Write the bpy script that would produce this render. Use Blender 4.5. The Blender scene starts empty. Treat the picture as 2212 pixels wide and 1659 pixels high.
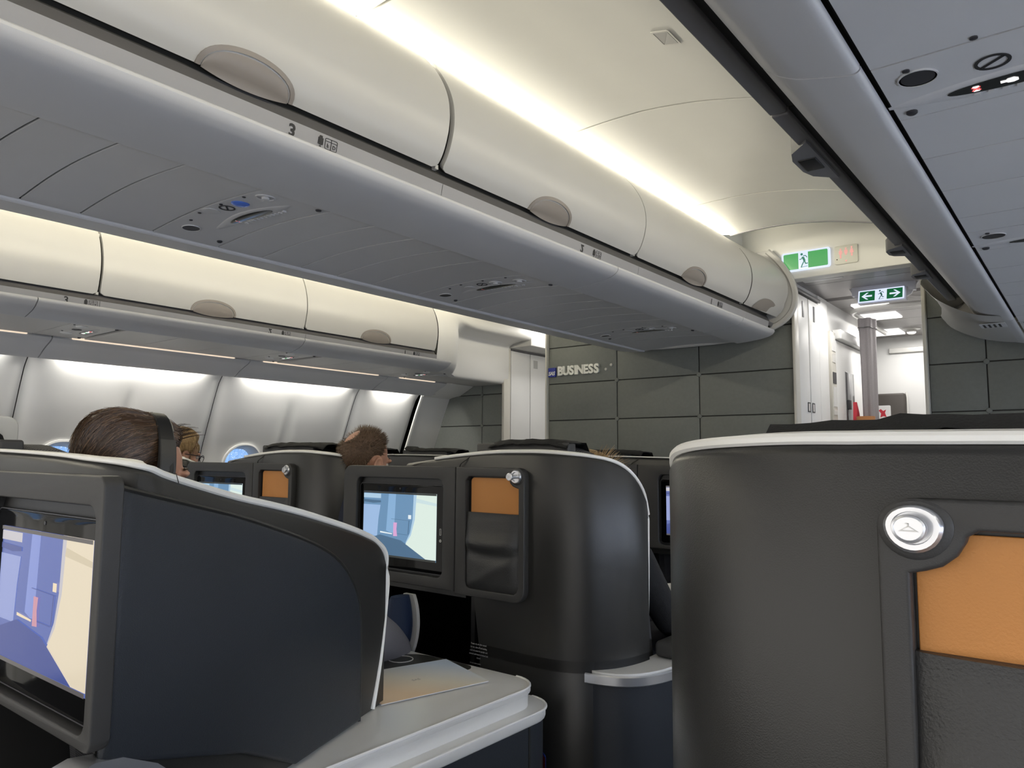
import bpy, bmesh, math, random
from mathutils import Vector, Matrix, noise
random.seed(7)
R = math.radians
D = bpy.data
SC = bpy.context.scene
COL = SC.collection

# ------------------------------------------------------------------ camera
def make_camera():
    cam = D.cameras.new('camera'); ob = D.objects.new('camera', cam); COL.objects.link(ob)
    W, H = 2212.0, 1659.0; cx, cy = 1106.0, 829.5
    vf = (2380 - cx, 997 - cy); vl = (-931 - cx, 973 - cy)          # vanishing points of the cabin axes
    f = math.sqrt(-(vf[0]*vl[0] + vf[1]*vl[1]))
    Y = Vector((vf[0], vf[1], f)).normalized(); X = -Vector((vl[0], vl[1], f)).normalized(); Z = X.cross(Y)
    right = Vector((X.x, Y.x, Z.x)); down = Vector((X.y, Y.y, Z.y)); fwd = Vector((X.z, Y.z, Z.z))
    m = Matrix((right, -down, -fwd)).transposed().to_4x4()
    m.translation = Vector((1.82, 0, 1.18))
    ob.matrix_world = m
    cam.sensor_fit = 'HORIZONTAL'; cam.sensor_width = 36.0; cam.lens = f*36.0/W
    cam.clip_start = 0.02; cam.clip_end = 60
    SC.camera = ob
make_camera()

# ------------------------------------------------------------------ colour management, world and lights
SC.view_settings.view_transform = 'Standard'
SC.view_settings.look = 'None'
SC.view_settings.gamma = 1.0
SC.view_settings.use_curve_mapping = False
SC.view_settings.exposure = 0.0
wd = D.worlds.new('world'); SC.world = wd; wd.use_nodes = True
wd.node_tree.nodes['Background'].inputs[0].default_value = (1.0, 0.96, 0.90, 1)
wd.node_tree.nodes['Background'].inputs[1].default_value = 1.55  # stands in for the lit cabin aft, as fill through the open end

def area(name, loc, direction, sx, sy, power, color, spread=180):
    l = D.lights.new(name, 'AREA'); l.shape = 'RECTANGLE'; l.size = sx; l.size_y = sy
    l.energy = power; l.color = color; l.spread = R(spread)
    o = D.objects.new(name, l); COL.objects.link(o); o.location = loc
    d = Vector(direction).normalized()
    q = d.to_track_quat('-Z', 'Y')
    # keep the local Y axis (long side) along the cabin
    z = -d; y = Vector((0, 1, 0)); y = (y - z*y.dot(z)).normalized() if abs(z.y) < .99 else Vector((1, 0, 0)); x = y.cross(z)
    o.rotation_euler = Matrix((x, y, z)).transposed().to_euler()
    return o
WARM = (1.0, 0.92, 0.73)
for sx in (-1, 1):                       # cove tubes behind the tops of the centre bins
    area('cove_tube_light', (sx*.335, 1.0, 2.312), (sx*.97, 0, .22), .022, 5.5, 27 if sx > 0 else 56, WARM)
    area('bin_top_tube_light', (sx*1.57, 1.0, 2.195), (-sx*.97, 0, .20), .022, 5.4, 21, WARM)
BAYS = [(-1.75, -.70), (-.70, .30), (.30, 1.38), (1.38, 2.43), (2.43, 3.50), (3.50, 4.10)]
for sx in (-1, 1):                       # wash lights above the window panels
    for (a, b) in BAYS:
        area('wall_wash_light', (sx*2.275, (a+b)/2, 1.70), (sx*.30, 0, -1), .03, (b-a)-.27, 5.0*(b-a), (1.0, .97, .90))
for i, (x, y, p) in enumerate(((.80, 4.55, 3.8), (.80, 5.40, 5), (.75, 6.1, 5), (-1.40, 4.55, 4.2), (-1.40, 5.4, 3))):   # galley ceiling lamps, and two on the left added to brighten the closet doors
    area('galley_or_fill_lamp', (x, y, 2.12 if x > 0 else 2.18), (0, 0, -1), .22, .2, p, (1, .97, .93))

# ------------------------------------------------------------------ helpers: materials
def S(r, g, b):
    def c(v):
        v /= 255.0
        return v/12.92 if v <= .04045 else ((v+.055)/1.055)**2.4
    return (c(r), c(g), c(b), 1.0)
MATS = {}
def mat(name, col, rough=.5, metal=0, bump=0, bscale=300, var=.06, vscale=6, emit=0, ecol=None, spec=.5, coat=0, trans=0):
    if name in MATS: return MATS[name]
    m = D.materials.new(name); m.use_nodes = True; nt = m.node_tree; N = nt.nodes; L = nt.links
    b = N['Principled BSDF']
    b.inputs['Roughness'].default_value = rough; b.inputs['Metallic'].default_value = metal
    b.inputs['Specular IOR Level'].default_value = spec
    if coat: b.inputs['Coat Weight'].default_value = coat; b.inputs['Coat Roughness'].default_value = .05
    tc = N.new('ShaderNodeTexCoord')
    nz = N.new('ShaderNodeTexNoise'); nz.inputs['Scale'].default_value = vscale; nz.inputs['Detail'].default_value = 3
    L.new(tc.outputs['Object'], nz.inputs['Vector'])
    mr = N.new('ShaderNodeMapRange'); mr.inputs[3].default_value = 1-var; mr.inputs[4].default_value = 1+var
    L.new(nz.outputs['Fac'], mr.inputs[0])
    mx = N.new('ShaderNodeVectorMath'); mx.operation = 'SCALE'; mx.inputs[0].default_value = col[:3]
    L.new(mr.outputs[0], mx.inputs['Scale']); L.new(mx.outputs[0], b.inputs['Base Color'])
    if bump:
        n2 = N.new('ShaderNodeTexNoise'); n2.inputs['Scale'].default_value = bscale; n2.inputs['Detail'].default_value = 2
        L.new(tc.outputs['Object'], n2.inputs['Vector'])
        bp = N.new('ShaderNodeBump'); bp.inputs['Strength'].default_value = bump; bp.inputs['Distance'].default_value = .002
        L.new(n2.outputs['Fac'], bp.inputs['Height']); L.new(bp.outputs[0], b.inputs['Normal'])
    if emit:
        b.inputs['Emission Color'].default_value = ecol or col; b.inputs['Emission Strength'].default_value = emit
    MATS[name] = m; return m
def glow(name, col, strength=1.0, own=False):
    if name in MATS: return MATS[name]
    m = D.materials.new(name); m.use_nodes = True; nt = m.node_tree; N = nt.nodes; L = nt.links
    b = N['Principled BSDF']; b.inputs['Base Color'].default_value = (.01, .01, .01, 1); b.inputs['Roughness'].default_value = .12
    b.inputs['Emission Strength'].default_value = strength
    if own:
        at = N.new('ShaderNodeAttribute'); at.attribute_name = 'tint'; L.new(at.outputs['Color'], b.inputs['Emission Color'])
    else: b.inputs['Emission Color'].default_value = col
    MATS[name] = m; return m
M_ceil = mat('ceiling_panel_paint', (.75, .75, .72), .45, bump=.05, bscale=500, var=.03)
M_bin = mat('bin_white', (.475, .47, .455), .38, bump=.03, bscale=600, var=.02)
M_grey = mat('grey_liner_paint', (.535, .537, .55), .42, bump=.08, bscale=700, var=.03)
M_sill = mat('dark_sill_plastic', (.125, .122, .125), .45, bump=.05, bscale=600, var=.03)
M_strip = mat('grey_number_strip', (.27, .27, .285), .42, bump=.05, bscale=600, var=.03)
M_gap = mat('dark_gap', (.012, .012, .010), .6)
M_handle = mat('taupe_handle', (.235, .21, .19), .4, var=.03)
M_wall = mat('window_panel_white', (.68, .675, .655), .5, bump=.03, bscale=400, var=.02)
M_char = mat('charcoal_shell', (.0245, .024, .0225), .31, bump=.12, bscale=900, var=.10, vscale=3, spec=.45)
M_char2 = mat('charcoal_bezel', (.042, .041, .040), .48, bump=.12, bscale=900, var=.06, spec=.4)
M_char3 = mat('charcoal_padding', (.026, .030, .037), .42, bump=.25, bscale=700, var=.08, spec=.35)
M_trim = mat('cream_edge_trim', (.90, .885, .83), .4, var=.02)
M_silver = mat("silver_console", (.72, .71, .68), .30, metal=.10, var=.03, bump=.03, bscale=900)
M_chrome = mat('bright_metal', (.74, .75, .78), .28, metal=.85, var=.02)
M_glint = mat('pale_edge_glint', (.90, .89, .87), .25, metal=.1, var=.01)  # bright reflection of rounded edges put into a pale colour
M_tan = mat('tan_leather', (.52, .22, .055), .55, bump=.25, bscale=500, var=.05)
M_pouch = mat('dark_leather_pouch', (.030, .030, .030), .45, bump=.35, bscale=450, var=.10)
M_black = mat('black_plastic', (.006, .006, .006), .4)
M_glass = mat('black_screen_glass', (.003, .003, .003), .06, spec=.14)
M_cloth = mat('black_cloth', (.008, .008, .008), .85, bump=.4, bscale=300, var=.2)
M_bulk = mat('bulkhead_fabric', (.172, .182, .168), .75, bump=.55, bscale=420, var=.10, vscale=60)
M_white = mat('cabin_white', (.72, .72, .71), .4, var=.02)
M_edge = mat('cream_edge_profile', (.60, .58, .52), .35, var=.02)
M_carpet = mat('carpet_dark_blue', (.010, .012, .018), .95, bump=.6, bscale=250, var=.3, vscale=80)
M_ink = mat('black_ink', (.012, .012, .014), .6)
M_screw = mat('dark_hole', (.03, .03, .035), .4)
M_curtain = mat('grey_curtain', (.30, .28, .29), .9, bump=.5, bscale=260, var=.12, vscale=150)
M_letter = mat('white_letters', (.78, .78, .72), .4, var=.01)
M_logo = mat('logo_blue', (.008, .022, .26), .35, var=.02)
M_red = mat('red_fabric', (.55, .03, .05), .5)
M_skin = mat('skin', (.50, .27, .185), .5, bump=.1, bscale=300, var=.10, vscale=40)
M_brown = mat('brown_hair', (.052, .028, .014), .40, var=.45, vscale=90)
M_brown2 = mat('brown_hair_light', (.17, .10, .052), .36, var=.3, vscale=90)
M_grizzle = mat('short_brown_hair', (.105, .062, .036), .7, var=.4, vscale=120)
M_grizzle2 = mat('short_greying_hair', (.23, .17, .11), .7, var=.3, vscale=120)
M_blond = mat('blond_hair', (.36, .235, .105), .42, var=.35, vscale=90)
M_blond2 = mat('blond_hair_light', (.60, .43, .22), .4, var=.2, vscale=90)
M_shirt_grey = mat('grey_jersey', (.10, .10, .105), .85, bump=.4, bscale=350)
M_shirt_navy = mat('navy_knit', (.015, .02, .04), .85, bump=.4, bscale=350)
M_shirt_black = mat('black_knit', (.006, .006, .007), .85, bump=.4, bscale=350)
M_trouser = mat('grey_trousers', (.155, .15, .165), .85, bump=.3, bscale=400, var=.1)
M_trouser_d = mat('dark_trousers', (.012, .013, .02), .85, bump=.3, bscale=400)
M_shoe = mat('navy_shoe', (.006, .018, .055), .7, bump=.3, bscale=350)
M_sole = mat('white_shoe_sole', (.5, .49, .47), .6)
M_paper = mat('white_paper', (.80, .80, .80), .7, var=.01)

def weave(name, dark, light, scale):
    m = D.materials.new(name); m.use_nodes = True; nt = m.node_tree; N = nt.nodes; L = nt.links
    b = N['Principled BSDF']; b.inputs['Roughness'].default_value = .8
    tc = N.new('ShaderNodeTexCoord'); sep = N.new('ShaderNodeSeparateXYZ'); L.new(tc.outputs['Object'], sep.inputs[0])
    def mth(op, a, bb=None):
        n = N.new('ShaderNodeMath'); n.operation = op
        for i, v in enumerate((a, bb)):
            if v is None: continue
            if isinstance(v, (int, float)): n.inputs[i].default_value = v
            else: L.new(v, n.inputs[i])
        return n.outputs[0]
    hyp = mth('ADD', sep.outputs[1], sep.outputs[2])
    s1 = mth('SINE', mth('MULTIPLY', mth('ADD', sep.outputs[0], hyp), scale))
    s2 = mth('SINE', mth('MULTIPLY', mth('SUBTRACT', sep.outputs[0], hyp), scale))
    p = mth('MULTIPLY', s1, s2); f = mth('GREATER_THAN', p, .35)
    mix = N.new('ShaderNodeMix'); mix.data_type = 'RGBA'; L.new(f, mix.inputs[0])
    mix.inputs[6].default_value = dark; mix.inputs[7].default_value = light
    L.new(mix.outputs[2], b.inputs['Base Color'])
    bp = N.new('ShaderNodeBump'); bp.inputs['Strength'].default_value = .5; bp.inputs['Distance'].default_value = .001
    L.new(p, bp.inputs['Height']); L.new(bp.outputs[0], b.inputs['Normal'])
    MATS[name] = m; return m
M_mesh = weave('headrest_mesh_fabric', (.018, .018, .02, 1), (.19, .185, .18, 1), 560)
M_mesh2 = weave('headrest_grey_fabric', (.025, .025, .028, 1), (.075, .073, .075, 1), 900)

def rain_mat(strength=1.0, pale=S(225, 238, 255), deep=S(104, 150, 214)):
    m = D.materials.new('rainy_window_pane'); m.use_nodes = True; nt = m.node_tree; N = nt.nodes; L = nt.links
    b = N['Principled BSDF']; b.inputs['Base Color'].default_value = (.02, .03, .05, 1); b.inputs['Roughness'].default_value = .1
    tc = N.new('ShaderNodeTexCoord')
    v = N.new('ShaderNodeTexVoronoi'); v.inputs['Scale'].default_value = 75; L.new(tc.outputs['Object'], v.inputs['Vector'])
    mp = N.new('ShaderNodeMapping'); mp.inputs['Scale'].default_value = (1, 45, 6); L.new(tc.outputs['Object'], mp.inputs[0])
    n = N.new('ShaderNodeTexNoise'); n.inputs['Scale'].default_value = 2.5; L.new(mp.outputs[0], n.inputs['Vector'])
    cr = N.new('ShaderNodeValToRGB'); L.new(v.outputs['Distance'], cr.inputs[0])
    cr.color_ramp.elements[0].position = .10; cr.color_ramp.elements[0].color = pale
    cr.color_ramp.elements[1].position = .34; cr.color_ramp.elements[1].color = deep
    c2 = N.new('ShaderNodeValToRGB'); L.new(n.outputs['Fac'], c2.inputs[0])
    c2.color_ramp.elements[0].position = .35; c2.color_ramp.elements[0].color = (.80, .84, .90, 1)
    c2.color_ramp.elements[1].position = .65; c2.color_ramp.elements[1].color = (1.15, 1.15, 1.15, 1)
    mx = N.new('ShaderNodeMix'); mx.data_type = 'RGBA'; mx.blend_type = 'MULTIPLY'; mx.inputs[0].default_value = 1
    L.new(cr.outputs[0], mx.inputs[6]); L.new(c2.outputs[0], mx.inputs[7])
    L.new(mx.outputs[2], b.inputs['Emission Color']); b.inputs['Emission Strength'].default_value = strength
    return m
M_rain = rain_mat(1.15, S(232, 242, 255), S(140, 180, 232)); M_rain_fill = rain_mat(17.0, S(245, 248, 255), S(214, 226, 248))   # right panes, out of view, glow stronger as added fill for the cabin

# ------------------------------------------------------------------ helpers: geometry
class MB:
    def __init__(self): self.v = []; self.f = []; self.mi = []
    def add(self, vs, fs, mi=0):
        o = len(self.v); self.v += [tuple(p) for p in vs]
        for f in fs: self.f.append(tuple(i+o for i in f)); self.mi.append(mi)
        return self
    def grid(self, rows, cu=False, cv=False, mi=0, flip=False):
        nu = len(rows); nv = len(rows[0]); vs = [p for r in rows for p in r]; fs = []
        for i in range(nu if cu else nu-1):
            for j in range(nv if cv else nv-1):
                a = i*nv+j; b = ((i+1) % nu)*nv+j; c = ((i+1) % nu)*nv+(j+1) % nv; d = i*nv+(j+1) % nv
                fs.append((a, d, c, b) if flip else (a, b, c, d))
        return self.add(vs, fs, mi)
    def loft(self, rings, cap=True, mi=0):
        """rings of equal length, each a closed section"""
        n = len(rings[0]); self.grid(rings, cv=True, mi=mi)
        if cap:
            o = len(self.v) - n*len(rings)
            self.f.append(tuple(o+i for i in range(n))); self.mi.append(mi)
            o2 = len(self.v) - n
            self.f.append(tuple(o2+i for i in reversed(range(n)))); self.mi.append(mi)
        return self
    def prism(self, pts, off, mi=0):
        off = Vector(off); a = [Vector(p) for p in pts]
        return self.loft([a, [p+off for p in a]], True, mi)
    def box(self, x0, x1, y0, y1, z0, z1, b=0, mi=0):
        if b <= 0:
            return self.prism([(x0, y0, z0), (x1, y0, z0), (x1, y1, z0), (x0, y1, z0)], (0, 0, z1-z0), mi)
        b = min(b, (x1-x0)/2.01, (y1-y0)/2.01, (z1-z0)/2.01)
        def ring(ins, z):
            r = b; o = []
            for (cx, cy, a0) in ((x1-b, y1-b, 0), (x0+b, y1-b, 90), (x0+b, y0+b, 180), (x1-b, y0+b, 270)):
                for k in range(4):
                    a = R(a0+k*30); o.append((cx+(r-ins)*math.cos(a), cy+(r-ins)*math.sin(a), z))
            return o
        rs = [ring(b, z0)] + [ring(b*(1-math.sin(t)), z0+b*(1-math.cos(t))) for t in (R(30), R(60), R(90))]
        rs += [ring(b*(1-math.sin(t)), z1-b*(1-math.cos(t))) for t in (R(90), R(60), R(30))] + [ring(b, z1)]
        return self.loft(rs, True, mi)
    def sweep(self, path, w, h, up=(0, 0, 1), mi=0, sides=None, cap=True):
        """rounded rectangular bar (width w sideways, h along up) or, with sides, a tube of radius w"""
        P = [Vector(p) for p in path]; up = Vector(up); rings = []
        for i, p in enumerate(P):
            t = (P[min(i+1, len(P)-1)] - P[max(i-1, 0)]).normalized()
            u = up - t*up.dot(t)
            if u.length < 1e-3: u = Vector((0, 1, 0)) - t*t.y
            if u.length < 1e-3: u = Vector((1, 0, 0)) - t*t.x
            u.normalize(); s = t.cross(u)
            if sides:
                r = w(i/(len(P)-1)) if callable(w) else w
                rings.append([p + s*r*math.cos(2*math.pi*k/sides) + u*r*math.sin(2*math.pi*k/sides) for k in range(sides)])
            else:
                hh = h(i/(len(P)-1)) if callable(h) else h; c = min(w, hh)*.28
                rings.append([p+s*a+u*b for a, b in ((w/2, hh/2-c), (w/2-c, hh/2), (-w/2+c, hh/2), (-w/2, hh/2-c), (-w/2, -hh/2+c), (-w/2+c, -hh/2), (w/2-c, -hh/2), (w/2, -hh/2+c))])
        return self.loft(rings, cap, mi)
    def lathe(self, prof, c, axis=(0, 0, 1), n=24, mi=0, ref=None):
        a = Vector(axis).normalized(); r = Vector(ref) if ref else (Vector((1, 0, 0)) if abs(a.x) < .9 else Vector((0, 1, 0)))
        u = (r - a*r.dot(a)).normalized(); w = a.cross(u); c = Vector(c)
        return self.loft([[c + a*h + (u*math.cos(2*math.pi*k/n) + w*math.sin(2*math.pi*k/n))*rr for k in range(n)] for rr, h in prof], True, mi)
    def ball(self, c, r, n=16, m=10, rot=None, mi=0):
        c = Vector(c); rings = []
        for i in range(m+1):
            t = math.pi*i/m; t = max(.02, min(math.pi-.02, t)); ring = []
            for k in range(n):
                p = Vector((r[0]*math.sin(t)*math.cos(2*math.pi*k/n), r[1]*math.sin(t)*math.sin(2*math.pi*k/n), r[2]*math.cos(t)))
                ring.append(c + (rot @ p if rot else p))
            rings.append(ring)
        return self.loft(rings, True, mi)
    def map(self, fn): self.v = [tuple(fn(p)) for p in self.v]; return self
    def join(self, o, mi=None):
        n = len(self.v); self.v += o.v; self.f += [tuple(i+n for i in f) for f in o.f]; self.mi += (o.mi if mi is None else [mi]*len(o.f)); return self

ORG = {}
def mesh_of(name, mb, org, mats, angle=38, mirrored=False, tint=None):
    me = D.meshes.new(name); o = Vector(org)
    me.from_pydata([tuple(Vector(p)-o) for p in mb.v], [], mb.f)
    for m in (mats if isinstance(mats, (list, tuple)) else [mats]): me.materials.append(m)
    me.polygons.foreach_set('material_index', mb.mi)
    if tint is not None:
        ca = me.color_attributes.new('tint', 'FLOAT_COLOR', 'CORNER')
        for p, c in zip(me.polygons, tint):
            for li in p.loop_indices: ca.data[li].color = c
    bm = bmesh.new(); bm.from_mesh(me)
    if tint is None: bmesh.ops.recalc_face_normals(bm, faces=bm.faces)
    bm.to_mesh(me); bm.free()
    me.polygons.foreach_set('use_smooth', [True]*len(me.polygons))
    me.set_sharp_from_angle(angle=R(angle)); me.update()
    return me
def part(name, mb, mats, parent=None, label=None, kind=None, angle=38, tint=None, org=None):
    if parent is not None: org = ORG[parent.name]
    elif org is None:
        n = len(mb.v); xs = [p[0] for p in mb.v]; ys = [p[1] for p in mb.v]; zs = [p[2] for p in mb.v]
        org = ((min(xs)+max(xs))/2, (min(ys)+max(ys))/2, min(zs))
    me = mesh_of(name, mb, org, mats, angle, tint=tint)
    o = D.objects.new(name, me); COL.objects.link(o)
    if parent is not None: o.parent = parent
    else: o.location = org
    ORG[o.name] = tuple(org)
    if label: o['label'] = label
    if kind: o['kind'] = kind
    return o
def tag(o, label, cat, group=None, kind=None):
    o['label'] = label; o['category'] = cat
    if group: o['group'] = group
    if kind: o['kind'] = kind
    return o
def thing(name, loc, label, cat, group=None):
    o = D.objects.new(name, None); COL.objects.link(o); o.location = loc; o.empty_display_size = .1
    ORG[o.name] = tuple(loc); return tag(o, label, cat, group)
def struct(name, loc, label=None):
    o = D.objects.new(name, None); COL.objects.link(o); o.location = loc; ORG[o.name] = tuple(loc); o['kind'] = 'structure'
    if label: o['label'] = label
    return o
def rr(x0, x1, y0, y1, r, n=6, only=None):
    """rounded rectangle outline; only = per-corner radii (x1y1, x0y1, x0y0, x1y0)"""
    o = []; rs = only or (r, r, r, r)
    for (cx, sx, cy, sy, a0), q in zip(((x1, -1, y1, -1, 0), (x0, 1, y1, -1, 90), (x0, 1, y0, 1, 180), (x1, -1, y0, 1, 270)), rs):
        if q <= 0: o.append((cx, cy)); continue
        for k in range(n+1):
            a = R(a0+90*k/n); o.append((cx+sx*q+q*math.cos(a), cy+sy*q+q*math.sin(a)))
    return o
def plate(outlines, thick, fn, bevel=0):
    """flat plate with holes: outlines in (u,v); fn(u,v,w) -> world; w in 0..thick"""
    cu = D.curves.new('tmp', 'CURVE'); cu.dimensions = '2D'; cu.fill_mode = 'BOTH'
    for ol in outlines:
        s = cu.splines.new('POLY'); s.points.add(len(ol)-1)
        for p, q in zip(s.points, ol): p.co = (q[0], q[1], 0, 1)
        s.use_cyclic_u = True
    cu.extrude = max(thick/2-bevel, 1e-5); cu.bevel_depth = bevel; cu.bevel_resolution = 2; cu.offset = -bevel
    ob = D.objects.new('tmp', cu); COL.objects.link(ob)
    dg = bpy.context.evaluated_depsgraph_get(); ev = ob.evaluated_get(dg); me = ev.to_mesh()
    mb = MB(); mb.add([fn(v.co.x, v.co.y, v.co.z+thick/2) for v in me.vertices], [tuple(p.vertices) for p in me.polygons])
    ev.to_mesh_clear(); D.objects.remove(ob); D.curves.remove(cu)
    # weld
    key = {}; rm = []; vs = []
    for p in mb.v:
        k = (round(p[0], 6), round(p[1], 6), round(p[2], 6))
        if k not in key: key[k] = len(vs); vs.append(p)
        rm.append(key[k])
    fs = []
    for f in mb.f:
        g = []
        for i in f:
            if rm[i] not in g: g.append(rm[i])
        if len(g) > 2: fs.append(tuple(g))
    out = MB(); out.add(vs, fs); return out
def text_mb(txt, size, fn, thick=.001, bold=0, align='CENTER', shear=0, space=1.0):
    cu = D.curves.new('tmp', 'FONT'); cu.body = txt; cu.size = size; cu.align_x = align; cu.align_y = 'CENTER'
    cu.extrude = thick/2; cu.offset = bold; cu.shear = shear; cu.space_character = space; cu.resolution_u = 3
    ob = D.objects.new('tmp', cu); COL.objects.link(ob)
    dg = bpy.context.evaluated_depsgraph_get(); ev = ob.evaluated_get(dg); me = ev.to_mesh()
    mb = MB(); mb.add([fn(v.co.x, v.co.y, v.co.z+thick/2) for v in me.vertices], [tuple(p.vertices) for p in me.polygons])
    ev.to_mesh_clear(); D.objects.remove(ob); D.curves.remove(cu); return mb
def circ(cx, cy, r, n=20, ry=None): return [(cx+r*math.cos(2*math.pi*k/n), cy+(ry or r)*math.sin(2*math.pi*k/n)) for k in range(n)]
def smooth(pts, n=4):
    """Catmull-Rom through the points (any dimension)"""
    P = [tuple(p) for p in pts]; o = []
    for i in range(len(P)-1):
        a = P[max(i-1, 0)]; b = P[i]; c = P[i+1]; d = P[min(i+2, len(P)-1)]
        for k in range(n):
            t = k/n
            o.append(tuple(.5*((2*b[j])+(-a[j]+c[j])*t+(2*a[j]-5*b[j]+4*c[j]-d[j])*t*t+(-a[j]+3*b[j]-3*c[j]+d[j])*t**3) for j in range(len(b))))
    o.append(P[-1]); return o
def offset2(pts, d):
    """offset an open 2D polyline to its left by d"""
    o = []
    for i, p in enumerate(pts):
        a = pts[max(i-1, 0)]; b = pts[min(i+1, len(pts)-1)]
        tx, ty = b[0]-a[0], b[1]-a[1]; l = math.hypot(tx, ty) or 1
        o.append((p[0]-ty/l*d, p[1]+tx/l*d))
    return o
def skin_strip(prof, thick, y0, y1, sx=1, inset=None, steps=1, left=True):
    """a thin curved panel: profile (x,z) extruded along y; thickness to the body side"""
    inn = offset2(prof, thick if left else -thick); rows = []
    mb = MB(); n = len(prof)
    s = [0]
    for i in range(1, n): s.append(s[-1]+math.hypot(prof[i][0]-prof[i-1][0], prof[i][1]-prof[i-1][1]))
    def yy(i, e):
        d = inset(s[i], s[-1]) if inset else 0
        return y0+d if e == 0 else y1-d
    rings = []
    for e in [0, 1]:
        rings.append([(sx*p[0], yy(i, e), p[1]) for i, p in enumerate(prof)] + [(sx*inn[i][0], yy(i, e), inn[i][1]) for i in reversed(range(n))])
    mb.grid(rings, cv=True)
    m = 2*n
    for e in (0, 1):
        o = e*m
        for i in range(n-1): mb.f.append((o+i, o+i+1, o+m-2-i, o+m-1-i)); mb.mi.append(0)
    return mb

# ================================================================== STRUCTURE
YB, YF = -1.75, 4.05            # aft end of what is built, plane of the centre bulkhead
floor = part('floor', MB().box(-2.62, 2.62, YB, 7.0, -.05, 0), M_carpet, org=(0, 0, 0), kind='structure')

# ---- ceilings over both aisles
CEIL = smooth([(.20, 2.352), (.30, 2.345), (.378, 2.332), (.45, 2.334), (.521, 2.336), (.67, 2.334), (.80, 2.320), (.925, 2.298), (1.085, 2.259), (1.25, 2.225), (1.42, 2.208), (1.60, 2.225), (1.75, 2.25)], 2)
ceil = struct('ceiling', (0, 0, 2.2))
SEAMS = [YB, .25, 1.20, 2.13, 3.11, 3.63]
for sx in (1, -1):
    for a, b in zip(SEAMS[:-1], SEAMS[1:]):
        part('ceiling_panel', skin_strip(CEIL, .012, a+.005, b-.005, sx), M_ceil, ceil)
        part('panel_joint', skin_strip([(x, z+.010) for x, z in CEIL], .01, b-.02, b+.02, sx), M_gap if b != 3.63 else M_sill, ceil)
    if sx < 0:
        part('ceiling_panel', skin_strip(CEIL, .012, 3.634, 5.9, sx), M_ceil, ceil); continue
    part('panel_lip', skin_strip([(x, z-.004) for x, z in CEIL if x > .36], .004, 3.622, 3.634, sx), M_strip, ceil)
    # raised vault in front of the last panel and the flat header over the passage
    part('vault_panel', MB().box(min(sx*.30, sx*1.75), max(sx*.30, sx*1.75), 3.60, 4.05, 2.50, 2.52), M_ceil, ceil)
    for xx in (.30, 1.75): part('vault_side', MB().box(min(sx*xx, sx*(xx+.01)), max(sx*xx, sx*(xx+.01)), 3.60, 4.05, 2.20 if xx > 1 else 2.30, 2.52), M_ceil, ceil)
    part('vault_side', MB().box(min(sx*.30, sx*1.75), max(sx*.30, sx*1.75), 3.59, 3.60, 2.36, 2.52), M_ceil, ceil)
part('roof_skin', MB().box(-2.70, 2.70, YB, 7.0, 2.62, 2.66), M_gap, ceil)
# small square lamp cover in the ceiling
lc = struct('trim_3', (1.0, 1.69, 2.29))
def ceil_z(x): 
    for (x0, z0), (x1, z1) in zip(CEIL[:-1], CEIL[1:]):
        if x0 <= x <= x1: return z0+(z1-z0)*(x-x0)/(x1-x0)
    return 2.2
def cf(u, v, w): return (u, v, ceil_z(u)-w-.0005)
part('lamp_cover_frame', plate([rr(.953, 1.005, 1.665, 1.745, .006), rr(.958, 1.000, 1.672, 1.738, .004)], .002, cf), M_silver, lc)
part('lamp_cover_lens', plate([[(.959, 1.673), (.999, 1.673), (.959, 1.737)]], .0015, cf), mat('lens_grey', (.42, .42, .42), .3), lc)
part('lamp_cover_lens', plate([[(.999, 1.674), (.999, 1.737), (.960, 1.737)]], .0022, cf), mat('lens_grey2', (.50, .50, .49), .3), lc)

# ---- front bulkheads of fabric covered tiles
wf = struct('wall_front', (0, YF, 0))
ROWS = [0.0, .455, .698, .940, 1.182, 1.424, 1.667, 1.909, 2.14]
def bulk(y, xs, name_back=True, rows=ROWS):
    part('backing', MB().box(xs[0], xs[-1], y+.004, y+.03, 0, rows[-1]), M_gap, wf)
    for a, b in zip(xs[:-1], xs[1:]):
        for c, d in zip(rows[:-1], rows[1:]):
            part('fabric_tile', MB().box(a+.0028, b-.0028, y-.006, y+.006, c+.0028, d-.0028, .003), M_bulk, wf)
    for x in xs[1:-1]:
        for z in rows[1:-1]:
            part('button', MB().lathe([(.0135, 0), (.0135, .004), (.011, .007), (.004, .008)], (x, y-.006, z), (0, -1, 0), 16), M_bulk, wf)
bulk(YF, [-1.068, -.540, .008, .553])
bulk(4.42, [-2.58, -1.97, -1.724])
bulk(4.30, [1.150, 1.402, 1.98, 2.58])
# cream edge profiles of the bulkheads
for i, (x, y0, y1, w, z1) in enumerate(((-1.074, 4.02, 4.08, .012, 2.05), (.560, 4.02, 4.09, .016, 2.14), (1.142, 4.26, 4.34, .018, 2.155), (-1.718, 4.36, 4.44, .022, 2.06))):
    t = struct('trim_%d' % (10+i), (x, y0, 0)); part('edge_profile', MB().box(x-w/2, x+w/2, y0, y1, 0, z1, .004), M_edge, t)
# header above the passage opening with the signs
wh = struct('wall_header', (0, 3.98, 2.14))
for sx in (1,):
    x0, x1 = sorted((sx*.10, sx*1.72))
    part('header_panel', MB().box(x0, x1, 3.975, 4.0, 2.143, 2.50, .004), M_ceil, wh)
    part('header_lip', MB().box(x0, x1, 3.975, 4.06, 2.135, 2.150, .004), M_ceil, wh)

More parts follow.
